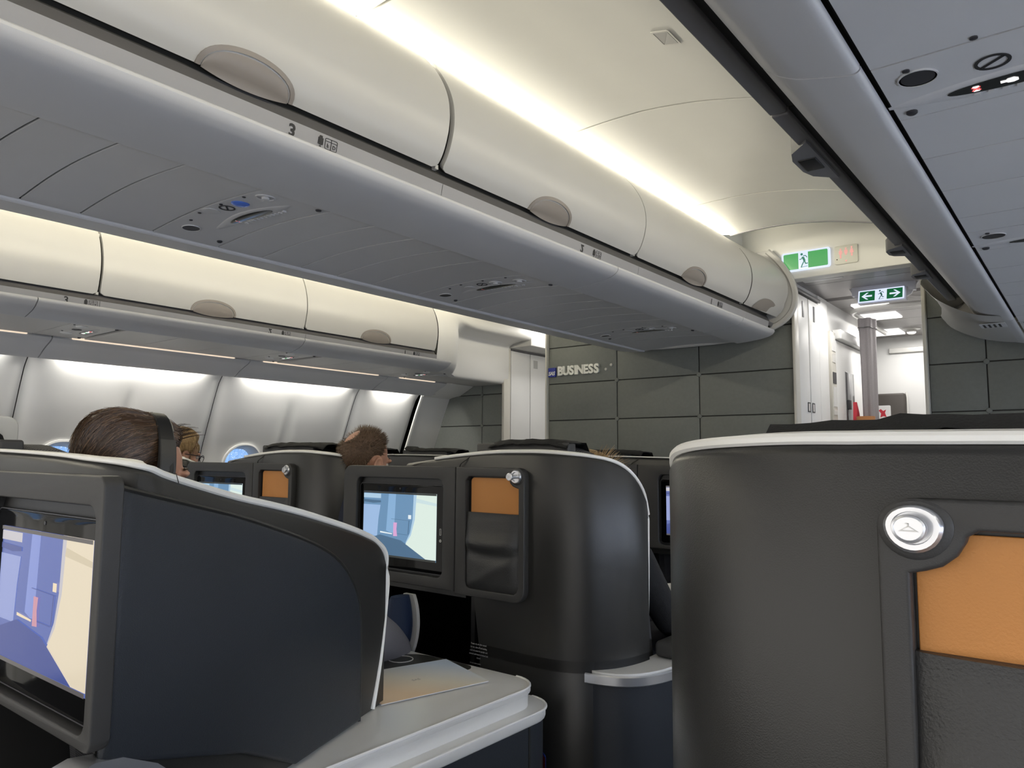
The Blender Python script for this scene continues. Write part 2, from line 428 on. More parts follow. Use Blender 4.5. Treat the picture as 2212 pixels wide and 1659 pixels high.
# ---- passage to the galley (right) 
pc = struct('ceiling_passage', (.85, 5, 2.15))
pys = [4.04, 4.235, 4.66, 4.74, 5.02, 5.30, 5.62, 5.96, 6.46]
M_pass = mat('passage_ceiling_grey', (.30, .285, .28), .38, var=.03)
for i, (a, b) in enumerate(zip(pys[:-1], pys[1:])):
    part('ceiling_panel', MB().box(.0 if a > 5.5 else .40, 1.26, a+.003, b-.003, 2.15+(.018 if i == 2 else 0), 2.19), M_pass, pc)
part('backing', MB().box(.0, 1.26, 4.0, 6.5, 2.195, 2.215), M_gap, pc)
part('card_holder', MB().box(.60, .80, 4.075, 4.115, 2.138, 2.15, .003), M_white, pc)
wp = struct('wall_passage', (.5, 5, 0))
part('partition', MB().box(.40, .545, 4.06, 5.52, 0, 2.15), M_white, wp)
part('partition', MB().box(-.03, 0, 5.5, 6.5, 0, 2.15), M_white, wp)
part('partition', MB().box(1.20, 1.23, 4.34, 6.5, 0, 2.15), M_white, wp)
part('outer_end', MB().box(-2.7, 2.7, 7.0, 7.05, 0, 2.66), M_gap, wp)
part('end_wall', MB().box(.002, 1.198, 6.45, 6.5, 0, 2.15), M_white, wp)
part('end_wall_rail', MB().box(.545, 1.2, 6.42, 6.45, 2.02, 2.06, .004), M_silver, wp)
# stowage doors along the passage, each with a slot latch up high and a square one at mid height
for i, (a, b) in enumerate(((4.085, 4.275), (4.285, 4.475))):
    d = struct('door_%d' % (1+i), (.55, a, 0))
    part('leaf', MB().box(.545, .565, a+.003, b-.003, .03, 2.085, .003), M_white, d)
    c = (a+b)/2
    part('slot_latch', plate([rr(c-.012, c+.012, 1.965, 2.055, .003)], .003, lambda u, v, w: (.565+w, u, v)), M_screw, d)
    yk = b-.035 if i == 0 else a+.035
    part('square_latch', plate([rr(yk-.022, yk+.022, 1.44, 1.495, .004), rr(yk-.015, yk+.015, 1.447, 1.488, .002)], .003, lambda u, v, w: (.565+w, u, v)), M_screw, d)
    part('square_latch_plate', plate([rr(yk-.016, yk+.016, 1.446, 1.489, .002)], .002, lambda u, v, w: (.565+w, u, v)), M_silver, d)
part('door_head_rail', MB().box(.545, .572, 4.07, 4.50, 2.095, 2.115, .003), M_sill, wp)
part('door_post', MB().box(.545, .563, 4.48, 4.66, 0, 2.14, .003), M_white, wp)
# narrow placard column and lavatory door with a framed mirror strip
part('placard_strip', MB().box(.545, .569, 4.70, 4.80, 1.30, 1.96, .003), M_edge, wp)
for z0, z1, m in ((1.84, 1.94, M_white), (1.77, 1.82, M_silver), (1.64, 1.71, M_screw), (1.50, 1.62, M_white), (1.45, 1.48, M_silver)):
    part('placard', MB().box(.569, .572, 4.715, 4.785, z0, z1), m, wp)
d = struct('door_3', (.55, 4.85, 0))
part('leaf', MB().box(.545, .562, 4.83, 5.50, .03, 1.92, .004), M_white, d)
part('head_rail', MB().box(.545, .60, 4.82, 5.52, 1.925, 1.985, .006), M_white, d)
part('mirror_strip', MB().box(.562, .566, 5.02, 5.22, 1.36, 1.74, .001), mat('mirror_grey', (.30, .30, .31), .15, metal=.8), d)
part('handle', MB().box(.566, .580, 5.03, 5.09, 1.50, 1.56, .003), M_screw, d)
# left passage: pair of tall doors and recessed fairing are built with the left bins
wl2 = struct('wall_passage_left', (-1.7, 5, 0))
part('partition', MB().box(-1.78, -1.735, 4.45, 6.0, 0, 2.2), M_white, wl2)
part('end_wall', MB().box(-1.78, -.4, 6.0, 6.05, 0, 2.2), M_white, wl2)
part('partition', MB().box(-1.1, -1.06, 4.1, 6.0, 0, 2.2), M_white, wl2)
for i, (a, b) in enumerate(((4.455, 4.700), (4.706, 4.955))):
    dd = struct('door_%d' % (4+i), (-1.73, a, 0))
    part('leaf', MB().box(-1.735, -1.716, a+.002, b-.002, .03, 2.00, .003), M_white, dd)
    yk = b-.032 if i == 0 else a+.032
    part('square_latch', plate([rr(yk-.026, yk+.026, 1.27, 1.315, .003), rr(yk-.018, yk+.018, 1.277, 1.308, .002)], .003, lambda u, v, w: (-1.716+w, u, v)), M_screw, dd)
    part('square_latch_plate', plate([rr(yk-.019, yk+.019, 1.276, 1.309, .002)], .002, lambda u, v, w: (-1.716+w, u, v)), mat('latch_bronze', (.30, .27, .22), .35, metal=.6), dd)
    if i == 1:
        part('notice', MB().box(-1.716, -1.7155, 4.745, 4.80, 1.89, 1.955), mat('notice_grey', (.42, .42, .41), .5), dd)
part('door_head_rail', MB().box(-1.735, -1.712, 4.45, 4.96, 2.003, 2.012), M_sill, wl2)

# ---- window side walls
WP = smooth([(2.30, 1.745), (2.312, 1.70), (2.336, 1.638), (2.387, 1.526), (2.43, 1.42), (2.471, 1.319), (2.520, 1.19), (2.553, 1.05), (2.585, .85), (2.60, .5), (2.605, .0)], 4)
FAIR = smooth([(2.062, 1.738), (2.085, 1.722), (2.12, 1.708), (2.17, 1.685), (2.222, 1.655), (2.230, 1.662)], 3)
WINS = []
for k, y in enumerate((-1.55, -1.02, -.49, .04, .57, 1.10, 1.63, 2.165, 2.695, 3.225, 3.76)): WINS.append(y)
def wp_x(z):
    for (x0, z0), (x1, z1) in zip(WP[:-1], WP[1:]):
        if z1 <= z <= z0: return x0+(x1-x0)*(z-z0)/((z1-z0) or 1)
    return 2.6
wn = 1; PANELS = {}
for sx, nm in ((-1, 'wall_left'), (1, 'wall_right')):
    wl = struct(nm, (sx*2.6, 1.5, 0))
    part('outer_skin', MB().box(min(sx*2.66, sx*2.70), max(sx*2.66, sx*2.70), YB, 7.0, 0, 2.64), M_gap, wl)
    for (a, b) in BAYS:
        n = 34; rows = []; c = (a+b)/2; hw = (b-a)/2
        for k in range(n+1):
            e = (k/n)*2-1; e = math.copysign(1-(1-abs(e))**1.5, e); y = c+e*(hw-.0022)
            d = min(y-a, b-y); edge = .020*math.exp(-(d/.035)**2)+.024*math.exp(-(d/.10)**2)
            fold = math.exp(-((y-c)/.038)**2) if (b-a) > .8 else 0
            row = []
            for (x, z) in WP:
                q = edge + fold*.034*(1/(1+math.exp((z-1.52)/.05)))
                if 1.62 < z: q *= max(0, 1-(z-1.62)/.1)
                row.append((sx*(x+q), y, z))
            rows.append(row)
        mb = MB().grid(rows)
        o = part('window_panel', mb, M_wall, wl, angle=80)
        if sx > 0:          # mirror of the finished left panel
            nme = PANELS[a].copy(); nme.transform(Matrix.Diagonal((-1, 1, 1, 1))); nme.flip_normals(); o.data = nme
        cut = MB()
        for y in WINS:
            if a < y < b and sx < 0: cut.loft([[(sx*2.3, y+u, v) for u, v in rr(-.125, .125, .88, 1.245, .115)], [(sx*2.75, y+u, v) for u, v in rr(-.125, .125, .88, 1.245, .115)]])
        if cut.v:
            cm = mesh_of('cut', cut, ORG[wl.name], M_wall); co = D.objects.new('cut', cm); COL.objects.link(co); co.location = ORG[wl.name]
            md = o.modifiers.new('b', 'BOOLEAN'); md.object = co; md.operation = 'DIFFERENCE'; md.solver = 'FLOAT' if 'FLOAT' in [e.identifier for e in md.bl_rna.properties['solver'].enum_items] else 'FAST'
            dg = bpy.context.evaluated_depsgraph_get(); nme = D.meshes.new_from_object(o.evaluated_get(dg))
            o.modifiers.clear(); o.data = nme; D.objects.remove(co)
            o.data.polygons.foreach_set('use_smooth', [True]*len(o.data.polygons)); o.data.set_sharp_from_angle(angle=R(80))
        if sx < 0: PANELS[a] = o.data
        # cove fairing above the panel
        part('cove_fairing', skin_strip(FAIR, .010, a+.003, b-.003, sx, left=False), M_grey, wl)
        part('cove_divider', MB().prism([(sx*2.09, b-.03, 1.73), (sx*2.23, b-.012, 1.66), (sx*2.335, b-.006, 1.66), (sx*2.30, b-.02, 1.76)], (0, .06, 0)), M_grey, wl)
    part('cove_lid', MB().box(min(sx*2.06, sx*2.36), max(sx*2.06, sx*2.36), YB, 4.42, 1.765, 1.78), M_white, wl)
    # plain end panel between the last window panel and the bulkhead
    part('end_panel', skin_strip([(x-.012, z) for x, z in WP if z < 1.66], .01, 4.10, 4.42, sx), M_wall, wl)
    part('end_panel', skin_strip([(2.062, 1.738), (2.12, 1.708), (2.20, 1.67), (2.29, 1.655), (2.325, 1.645)], .01, 4.10, 4.42, sx), M_wall, wl)
    part('end_panel_edge', skin_strip([(x-.020, z) for x, z in WP if z < 1.70], .012, 4.088, 4.104, sx), M_trim, wl)
    part('lower_end', MB().box(min(sx*2.58, sx*2.62), max(sx*2.58, sx*2.62), 4.1, 4.42, 0, .3), M_wall, wl)
    for y in WINS:
        w = struct('window_%d' % wn, (sx*2.55, y, 1.06)); wn += 1
        rings = []
        for g, dx in ((.012, .006), (.010, -.010), (.000, -.014), (-.008, -.002), (-.022, .050), (-.024, .075)):
            ring = []
            for u, v in rr(-.125-g, .125+g, .88-g, 1.245+g, .115+g, 10):
                ring.append((sx*(wp_x(v)+dx), y+u, v))
            rings.append(ring)
        part('frame', MB().grid(rings, cv=True), M_wall, w, angle=50)
        part('pane', plate([rr(-.105, .105, .90, 1.225, .095, 10)], .004, lambda u, v, q, y=y: (sx*(wp_x(v)+.07+q), y+u, v)), M_rain if sx < 0 else M_rain_fill, w)
        part('shade_handle', MB().box(min(sx*(wp_x(1.2)+.035), sx*(wp_x(1.2)+.055)), max(sx*(wp_x(1.2)+.035), sx*(wp_x(1.2)+.055)), y-.045, y+.045, 1.222, 1.236, .004), M_wall, w)

# ================================================================== OVERHEAD BINS
PC = smooth([(.470, 1.945), (.490, 1.97), (.504, 2.00), (.515, 2.04), (.518, 2.08), (.512, 2.125), (.495, 2.17), (.468, 2.215), (.438, 2.252), (.415, 2.276), (.402, 2.287)], 4)
PS = smooth([(1.465, 1.85), (1.453, 1.90), (1.445, 1.95), (1.447, 2.00), (1.457, 2.045), (1.474, 2.09), (1.50, 2.135), (1.53, 2.165)], 4)
def prof_pt(prof, s):
    for a, b in zip(prof[:-1], prof[1:]):
        d = math.hypot(b[0]-a[0], b[1]-a[1])
        if s <= d: 
            t = s/d; nx, nz = (b[1]-a[1])/d, -(b[0]-a[0])/d
            return a[0]+(b[0]-a[0])*t, a[1]+(b[1]-a[1])*t, nx, nz
        s -= d
    return b[0], b[1], nx, nz
def corner(s, L, r=.018):
    e = min(s, L-s)
    return r-math.sqrt(max(0, r*r-(r-e)**2)) if e < r else 0
def icon_person(fn):
    m = plate([circ(0, .0125, .0028, 12)], .0006, fn)
    m.join(plate([rr(-.0042, .0042, -.0125, .0085, .002)], .0006, fn)); m.join(plate([rr(-.0068, -.0050, -.008, .0075, .0008)], .0006, fn)); m.join(plate([rr(.0050, .0068, -.008, .0075, .0008)], .0006, fn))
    return m
def icon_seat(fn, letters):
    m = plate([rr(-.017, .017, -.012, .013, .004), rr(-.0158, .0158, -.0108, .0118, .003)], .0006, fn)
    m.join(plate([rr(-.0007, .0007, -.005, .012, 0)], .0006, fn)); m.join(plate([rr(-.016, .016, -.0058, -.0046, 0)], .0006, fn)); m.join(plate([rr(-.0007, .0007, -.011, -.005, 0)], .0006, fn))
    for i, ch in enumerate(letters): m.join(text_mb(ch, .012, lambda u, v, w, i=i: fn(u-.0085+.017*i, v+.0035, w), .0006, .0002))
    return m
def overhead_bin(prof, sx, y0, y1, label, group, hy=None, g0=.003, g1=.003, hw=.112, center=True):
    zb = prof[0][1]; xb = prof[0][0]
    t = thing('overhead_bin', (sx*xb, (y0+y1)/2, zb), label, 'overhead bin', group)
    part('door', skin_strip(prof, .016, y0+g0, y1-g1, sx, inset=corner, left=center), M_bin, t, angle=50)
    c_ = 1 if center else -1
    inn = offset2(prof, .020 if center else -.020); back = (.02 if center else 2.2)
    poly = [(sx*x, y0+.001, z) for x, z in inn] + [(sx*back, y0+.001, inn[-1][1]), (sx*back, y0+.001, zb-.02), (sx*(inn[0][0]), y0+.001, zb-.02)]
    part('carcass', MB().prism(poly, (0, y1-y0-.002, 0)), M_gap, t)
    # pale hinge tabs seen in the gap
    for s in (.02, .80):
        L = sum(math.hypot(b[0]-a[0], b[1]-a[1]) for a, b in zip(prof[:-1], prof[1:]))
        x, z, nx, nz = prof_pt(prof, L*s); 
        part('hinge_tab', MB().box(min(sx*(x-c_*.02), sx*(x-c_*.006)), max(sx*(x-c_*.02), sx*(x-c_*.006)), y1-.012, y1-.001, z-.006, z+.006), M_bin, t)
    # dark rail under the door and the lettered strip below it
    dz = .045 if center else .030
    c_ = 1 if center else -1
    rail = [(xb-c_*.022, zb+.004), (xb-c_*.016, zb-.004), (xb-c_*.004, zb-dz*.7), (xb+.016 if center else xb-.013, zb-dz+.002)]
    part('sill_rail', skin_strip(rail, .02, y0, y1, sx, left=not center), M_sill, t)
    if hy:
        L = .075; rim = []; pad = []
        def sp(u, s, o):
            x, z, nx, nz = prof_pt(prof, s) if s >= 0 else (prof[0][0]+c_*s*.35, prof[0][1]+s, c_*.94, -.34)
            if not center and s >= 0: nx, nz = -nx, -nz
            return (sx*(x+nx*o), hy+u, z+nz*o)
        def half(a, b, lo, n=22):
            top = [(a*math.cos(math.pi*k/n), b*math.sin(math.pi*k/n)**.8) for k in range(n+1)]
            return top
        o = half(hw, .066, 0); i1 = half(hw-.010, .056, 0)
        rows = [[sp(u, s, -.003) for u, s in o], [sp(u, s, .003) for u, s in o], [sp(u, s, .004) for u, s in i1], [sp(u, s, -.004) for u, s in i1]]
        h = part('handle', MB().grid(rows), M_handle, t)
        i2 = half(hw-.013, .0525, 0); n2 = len(i2)
        rows = []
        for q in range(7):
            f = q/6.; rows.append([sp(u, s*f-(1-f)*.012*(1-(u/hw)**2), .001+.004*math.sin(math.pi*min(1, f*1.0))*.6) for u, s in i2])
        part('paddle', MB().grid(rows), M_handle, h, angle=60)
    return t, rail
def strip_text(owner, x0, z0, x1, z1, sx, num, ny, letters, face):
    """row number and seat pictogram on the strip, readable from the aisle it faces"""
    def fn(u, v, w):
        d = math.hypot(x1-x0, z1-z0); f = .5+v/d; nx, nz = -(z1-z0)/d, (x1-x0)/d
        if (nx < 0) == (x0 < 1): nx, nz = -nx, -nz
        return (sx*(x0+(x1-x0)*f+nx*(w+.0006)), ny+u*face, z0+(z1-z0)*f+nz*(w+.0006))
    part('row_number', text_mb(num, .036, fn, .0006, .0011), M_ink, owner)
    part('person_icon', icon_person(lambda u, v, w: fn(u+.075, v, w)), M_ink, owner)
    part('seat_icon', icon_seat(lambda u, v, w: fn(u+.104, v, w), letters), M_ink, owner)

CB = [(-1.75, -.76, None, None), (-.76, .31, -.26, None), (.31, 1.383, .808, ('3', .915)), (1.383, 2.455, 1.887, ('2', 2.065)), (2.455, 3.545, 2.96, ('1', 3.13))]
posC = ['nearest the camera, cut by the top left edge', 'behind row three', 'nearest, above the black number 3', 'above the black number 2', 'farthest full one, above the small number 1']
centre_bins = []
for i, (a, b, hy, nn) in enumerate(CB):
    if b < 0: lab = 'white centre overhead bin door, aft end of the row behind the camera'
    else: lab = 'white centre overhead bin over right aisle, ' + posC[i]
    t, rail = overhead_bin(PC, 1, a, b, lab, 'centre overhead bins', hy, g1=.011 if abs(b-1.383) < .01 else .003, g0=.008 if abs(a-1.383) < .01 else .003)
    centre_bins.append(t)
    st = skin_strip([(.486, 1.902), (.4795, 1.866)], .012, a+.001, b-.001, 1, left=False)
    so = part('lettered_strip', st, M_strip, t)
    if nn: strip_text(so, .486, 1.902, .4795, 1.866, 1, nn[0], nn[1], 'FD', 1)
# rounded end of the centre row
t = thing('overhead_bin', (.47, 3.75, 1.9), 'short white end bin with rounded nose beside the green exit sign', 'overhead bin', 'centre overhead bins')
endp = []
for k in range(9):
    f = k/8.; y = 3.551+(3.93-3.551)*f; q = f*f
    endp.append([(x+ .050*q*(1-abs((z-2.09)/.25)**2), y, z-(.012*q if z < 2 else 0)) for x, z in PC])
part('door', MB().grid(endp), M_bin, t, angle=60)
part('carcass', MB().prism([(x-.02, 3.55, z) for x, z in PC]+[(.02, 3.55, 2.29), (.02, 3.55, 1.92), (.45, 3.55, 1.92)], (0, .37, 0)), M_gap, t)
part('sill_rail', skin_strip([(.448, 1.949), (.454, 1.941), (.466, 1.914), (.486, 1.902)], .02, 3.545, 3.93, 1, left=False), M_sill, t)
part('lettered_strip', skin_strip([(.486, 1.902), (.4795, 1.866)], .012, 3.545, 3.86, 1, left=False), M_strip, t)
def sp2(u, s, o):
    x, z, nx, nz = prof_pt(PC, max(s, 0)); y = 3.765+u; f = max(0, (y-3.551)/.379); x += .050*f*f*(1-abs((z-2.09)/.25)**2)
    return (x+nx*o, y, z+nz*o)
rows = [[sp2(.118*math.cos(math.pi*k/20)*q, .066*math.sin(math.pi*k/20)*q, .004) for k in range(21)] for q in (.02, .5, .86, .88, 1.0)]
h = part('handle', MB().grid(rows), M_handle, t)
# end cap frame of the centre bin row
cap = [(.0, 1.834), (.15, 1.835), (.30, 1.843), (.426, 1.869), (.500, 1.893), (.551, 1.925), (.585, 1.97), (.598, 2.02), (.594, 2.08), (.575, 2.14), (.545, 2.195), (.505, 2.25), (.46, 2.30)]
cap = smooth(cap, 3); capl = [(-x, z) for x, z in reversed(cap[1:])]
full = capl+cap
tr = struct('trim_4', (0, 3.94, 1.83))
part('end_frame', MB().sweep([(x, 3.945, z) for x, z in full], .032, .024, up=(0, 1, 0)), M_bin, tr)
part('end_plate', MB().prism([(x, 3.94, z+.004) for x, z in full], (0, .012, 0)), M_bin, tr)

# valance (bright lip and grey underside) of the centre row
VAL = [(.487, 1.868), (.4915, 1.864), (.4925, 1.858), (.489, 1.851)] + smooth([(.482, 1.843), (.46, 1.832), (.42, 1.823), (.36, 1.8155), (.292, 1.8105), (.283, 1.8125), (.281, 1.820)], 3)
for sx in (1, -1):
    v = struct('trim_%d' % (5 if sx > 0 else 6), (sx*.4, 1.5, 1.81))
    for a, b in ((YB, -.10), (-.10, 2.29), (2.29, 3.485), (3.485, 3.93)):
        part('valance_panel', skin_strip(VAL, .010, a+.002, b-.002, sx, left=False), M_grey, v, angle=24)
    part('valance_backing', MB().prism([(sx*.285, YB, 1.822), (sx*.46, YB, 1.845), (sx*.474, YB, 1.87), (sx*.45, YB, 1.93), (sx*.28, YB, 1.93)], (0, 3.92-YB, 0)), M_gap, v)
part('far_side_bin_doors', skin_strip(PC, .016, YB, 3.92, -1), M_bin, v, angle=50)  # doors of the unseen far-side bins, merged into one plain run
part('far_side_backing', MB().prism([(-.02, YB, 2.28), (-.39, YB, 2.28), (-.45, YB, 1.94), (-.02, YB, 1.93)], (0, 5.6, 0)), M_gap, v)
# service channel between the valances: filler panels and passenger service units
def chan_z(x): return 1.8165+.014*math.cos(min(1, abs(x)/.28)*math.pi/2)
CHX = [-.279+.558*k/14 for k in range(15)]
def chan(a, b, dz=0):
    pr = [(x, chan_z(x)+dz) for x in CHX]
    return skin_strip(pr, .008, a+.0030, b-.0030, 1)
ch = struct('trim_7', (0, 1.5, 1.82))
YS = [YB, -1.2, -.6, -.1, .20, .36, .505, .65, .792, .985, 1.187, 1.339, 1.489, 1.64, 1.80, 2.03, 2.235, 2.40, 2.56, 2.72, 2.90, 3.08, 3.255, 3.455, 3.62, 3.935]
UNITS = (.985, 2.03, 3.255)
for a, b in zip(YS[:-1], YS[1:]):
    if a in UNITS: continue
    part('filler_panel', chan(a, b), M_grey, ch, angle=60)
part('filler_backing', MB().box(-.29, .29, YB, 3.93, 1.842, 1.85), M_gap, ch)
# soft rail along the left edge of the channel
part('edge_bead', MB().sweep([(-.288, YB, 1.813), (-.288, 3.9, 1.813)], .012, .012), M_grey, ch)

# ---- passenger service units
G_WHITE = glow('sign_white', (1, .97, .95, 1), 1.3); G_RED = glow('sign_red', (1, .12, .12, 1), 1.1); G_GREEN = glow('sign_green', (.05, .8, .2, 1), 1.0)
M_blue = mat('blue_lens', (.06, .13, .42), .15, emit=.12, ecol=S(70, 100, 190))
def psu(name_label, plate_mb, org, fn, lens, lights, ring, hole, screws, buttons, group, b0=.02, lw=.13, k=1.0, pm=None):
    """fn(u across, v along, w down) -> world. lens = (u, v)"""
    t = thing('passenger_service_unit', org, name_label, 'service unit', group)
    part('panel', plate_mb, pm or M_grey, t, angle=60)
    lu, lv = lens
    # almond shaped raised fairing with the lit sign lens in it
    n = 20; out = []
    al = [(lu-lw*.95+1.9*lw*q/n, lv-.002-.030*math.sin(math.pi*q/n)) for q in range(n+1)] + [(lu-lw*.95+1.9*lw*q/n, lv+.008+.026*math.sin(math.pi*q/n)) for q in range(n, -1, -1)]
    cu = sum(a for a, b in al)/len(al); cv = sum(b for a, b in al)/len(al)
    rows = [[fn(cu+(a-cu)*q, cv+(b-cv)*q, w) for a, b in al] for q, w in ((1, 0), (.95, .0012), (.86, .0024), (.4, .0026), (.02, .0026))]
    f = part('sign_fairing', MB().grid(rows, cv=True), pm or M_grey, t)
    part('sign_lens', plate([circ(lu, lv, lw*.52, 26, .0185)], .001, lambda u, v, w: fn(u, v, .0030+w)), mat('lens_black', (.012, .014, .016), .15), t)
    gf = lambda u, v, w: fn(u, v, .0042+w)
    q = lw*.52
    part('no_smoking_light', plate([rr(lu-q*.62-.0045, lu-q*.62+.0045, lv-.0085, lv-.003, .002)], .0006, gf).join(plate([rr(lu-q*.62-.0045, lu-q*.62+.0045, lv+.002, lv+.0085, .002)], .0006, gf)), G_WHITE, t)
    part('no_smoking_cross', plate([[(lu-q*.62-.006, lv-.005), (lu-q*.62-.004, lv-.006), (lu-q*.62+.006, lv+.005), (lu-q*.62+.004, lv+.006)]], .0009, gf).join(plate([[(lu-q*.62+.006, lv-.005), (lu-q*.62+.004, lv-.006), (lu-q*.62-.006, lv+.005), (lu-q*.62-.004, lv+.006)]], .0009, gf)), G_RED, t)
    for s_ in (-1, 1):
        c0 = lu+q*b0+.024+s_*.022
        belt = plate([[(c0-.011, lv-.004), (c0-.004, lv-.0035), (c0-.002, lv-.007), (c0+.006, lv-.008), (c0+.011, lv-.003), (c0+.011, lv+.004), (c0+.005, lv+.007), (c0-.002, lv+.006), (c0-.004, lv+.003), (c0-.011, lv+.003)]], .0006, gf)
        part('seat_belt_light', belt, G_WHITE, t)
    part('arrow_light', plate([[(lu+q*b0+.0215, lv-.005), (lu+q*b0+.0275, lv), (lu+q*b0+.0215, lv+.005)]], .0010, gf), G_GREEN, t)
    # grille ribs beside the lens
    g = MB()
    for i in range(11):
        u0 = lu-lw*.35+lw*.095*i; g.join(plate([rr(u0, u0+lw*.045, lv+.020, lv+.030, .001)], .0045, lambda u, v, w: fn(u, v, w)))
    part('speaker_ribs', g, pm or M_grey, t, kind='stuff')
    for (u, v, kind) in lights:
        if kind == 'vent':
            a = part('air_nozzle', MB().map(lambda p: p).join(MB().lathe([(.024*k, -.002), (.024*k, .002), (.020*k, .003), (.018*k, -.006), (.010*k, -.004), (.009*k, .006), (.004*k, .008)], (0, 0, 0), (0, 0, 1), 22)).map(lambda p: fn(u+p[0], v+p[1], p[2])), pm or M_grey, t)
        elif kind == 'blue':
            part('reading_light', MB().lathe([(.022*k, -.002), (.022*k, .002), (.017*k, .005), (.008*k, .007)], (0, 0, 0), (0, 0, 1), 22).map(lambda p: fn(u+p[0], v+p[1], p[2])), M_blue, t)
        elif kind == 'white':
            part('reading_light', MB().lathe([(.024*k, -.002), (.024*k, .003), (.017*k, .005), (.008*k, .006)], (0, 0, 0), (0, 0, 1), 22).map(lambda p: fn(u+p[0], v+p[1], p[2])), M_white, t)
        else:
            part('blank_cover', MB().lathe([(.022*k, -.002), (.022*k, .0012), (.019*k, .0018), (.008*k, .0018)], (0, 0, 0), (0, 0, 1), 22).map(lambda p: fn(u+p[0], v+p[1], p[2])), pm or M_grey, t)
    u0, v0 = ring; r = .020*k
    part('no_smoking_disc', plate([circ(u0, v0, r, 26), circ(u0, v0, r*.80, 26)], .001, lambda u, v, w: fn(u, v, w+.0006)).join(plate([[(u0-r*.72, v0+r*.45), (u0-r*.60, v0+r*.60), (u0+r*.72, v0-r*.45), (u0+r*.60, v0-r*.60)]], .001, lambda u, v, w: fn(u, v, w+.0006))), M_ink, t)
    if hole:
        u0, v0 = hole
        part('recess', MB().lathe([(.0225*k, .0016), (.020*k, .0016), (.0195*k, -.002), (.005*k, -.003)], (0, 0, 0), (0, 0, 1), 24).map(lambda p: fn(u0+p[0], v0+p[1], p[2])), M_screw, t)
        part('recess_rim', MB().lathe([(.0240*k, .0002), (.0240*k, .0026), (.0222*k, .0026), (.0222*k, .0002)], (0, 0, 0), (0, 0, 1), 24).map(lambda p: fn(u0+p[0], v0+p[1], p[2])), pm or M_grey, t)
    for u0, v0 in screws:
        part('latch_stud', MB().lathe([(.0075*k, -.001), (.0075*k, .003), (.005*k, .005)], (0, 0, 0), (0, 0, 1), 12).map(lambda p: fn(u0+p[0], v0+p[1], p[2])), M_screw, t)
    for u0, v0 in buttons:
        part('call_button', MB().lathe([(.0045*k, 0), (.0045*k, .002), (.002*k, .003)], (0, 0, 0), (0, 0, 1), 10).map(lambda p: fn(u0+p[0], v0+p[1], p[2])), M_screw, t)
    return t
for i, (y, lab) in enumerate(((.985, 'nearest grey centre service panel with blue reading lamp and lit seat belt sign'), (2.03, 'middle grey centre service panel with lit sign under the bin numbered 2'), (3.255, 'farthest grey centre service panel near the rounded bin end'))):
    fnc = lambda u, v, w, y=y: (u, y+v, chan_z(u)-w)
    lg = [(.218, .042, 'vent'), (.108, .040, 'blue' if i == 0 else 'vent'), (-.014, .028, 'flat')] if i < 1 else [(.185, .075, 'vent'), (.080, .066, 'vent'), (-.056, .075, 'flat')]
    psu(lab, chan(y, y+.202), (0, y+.1, 1.815), fnc, (.040, .114), lg, (.045, .040) if i == 0 else (.018, .060), (-.178, .062) if i == 0 else (-.20, .09),
        [(.252, .177), (-.225, .177)], [(.17, .012), (.06, .014), (-.05, .016), (-.12, .03)], 'centre service units', k=1.05, lw=.185)

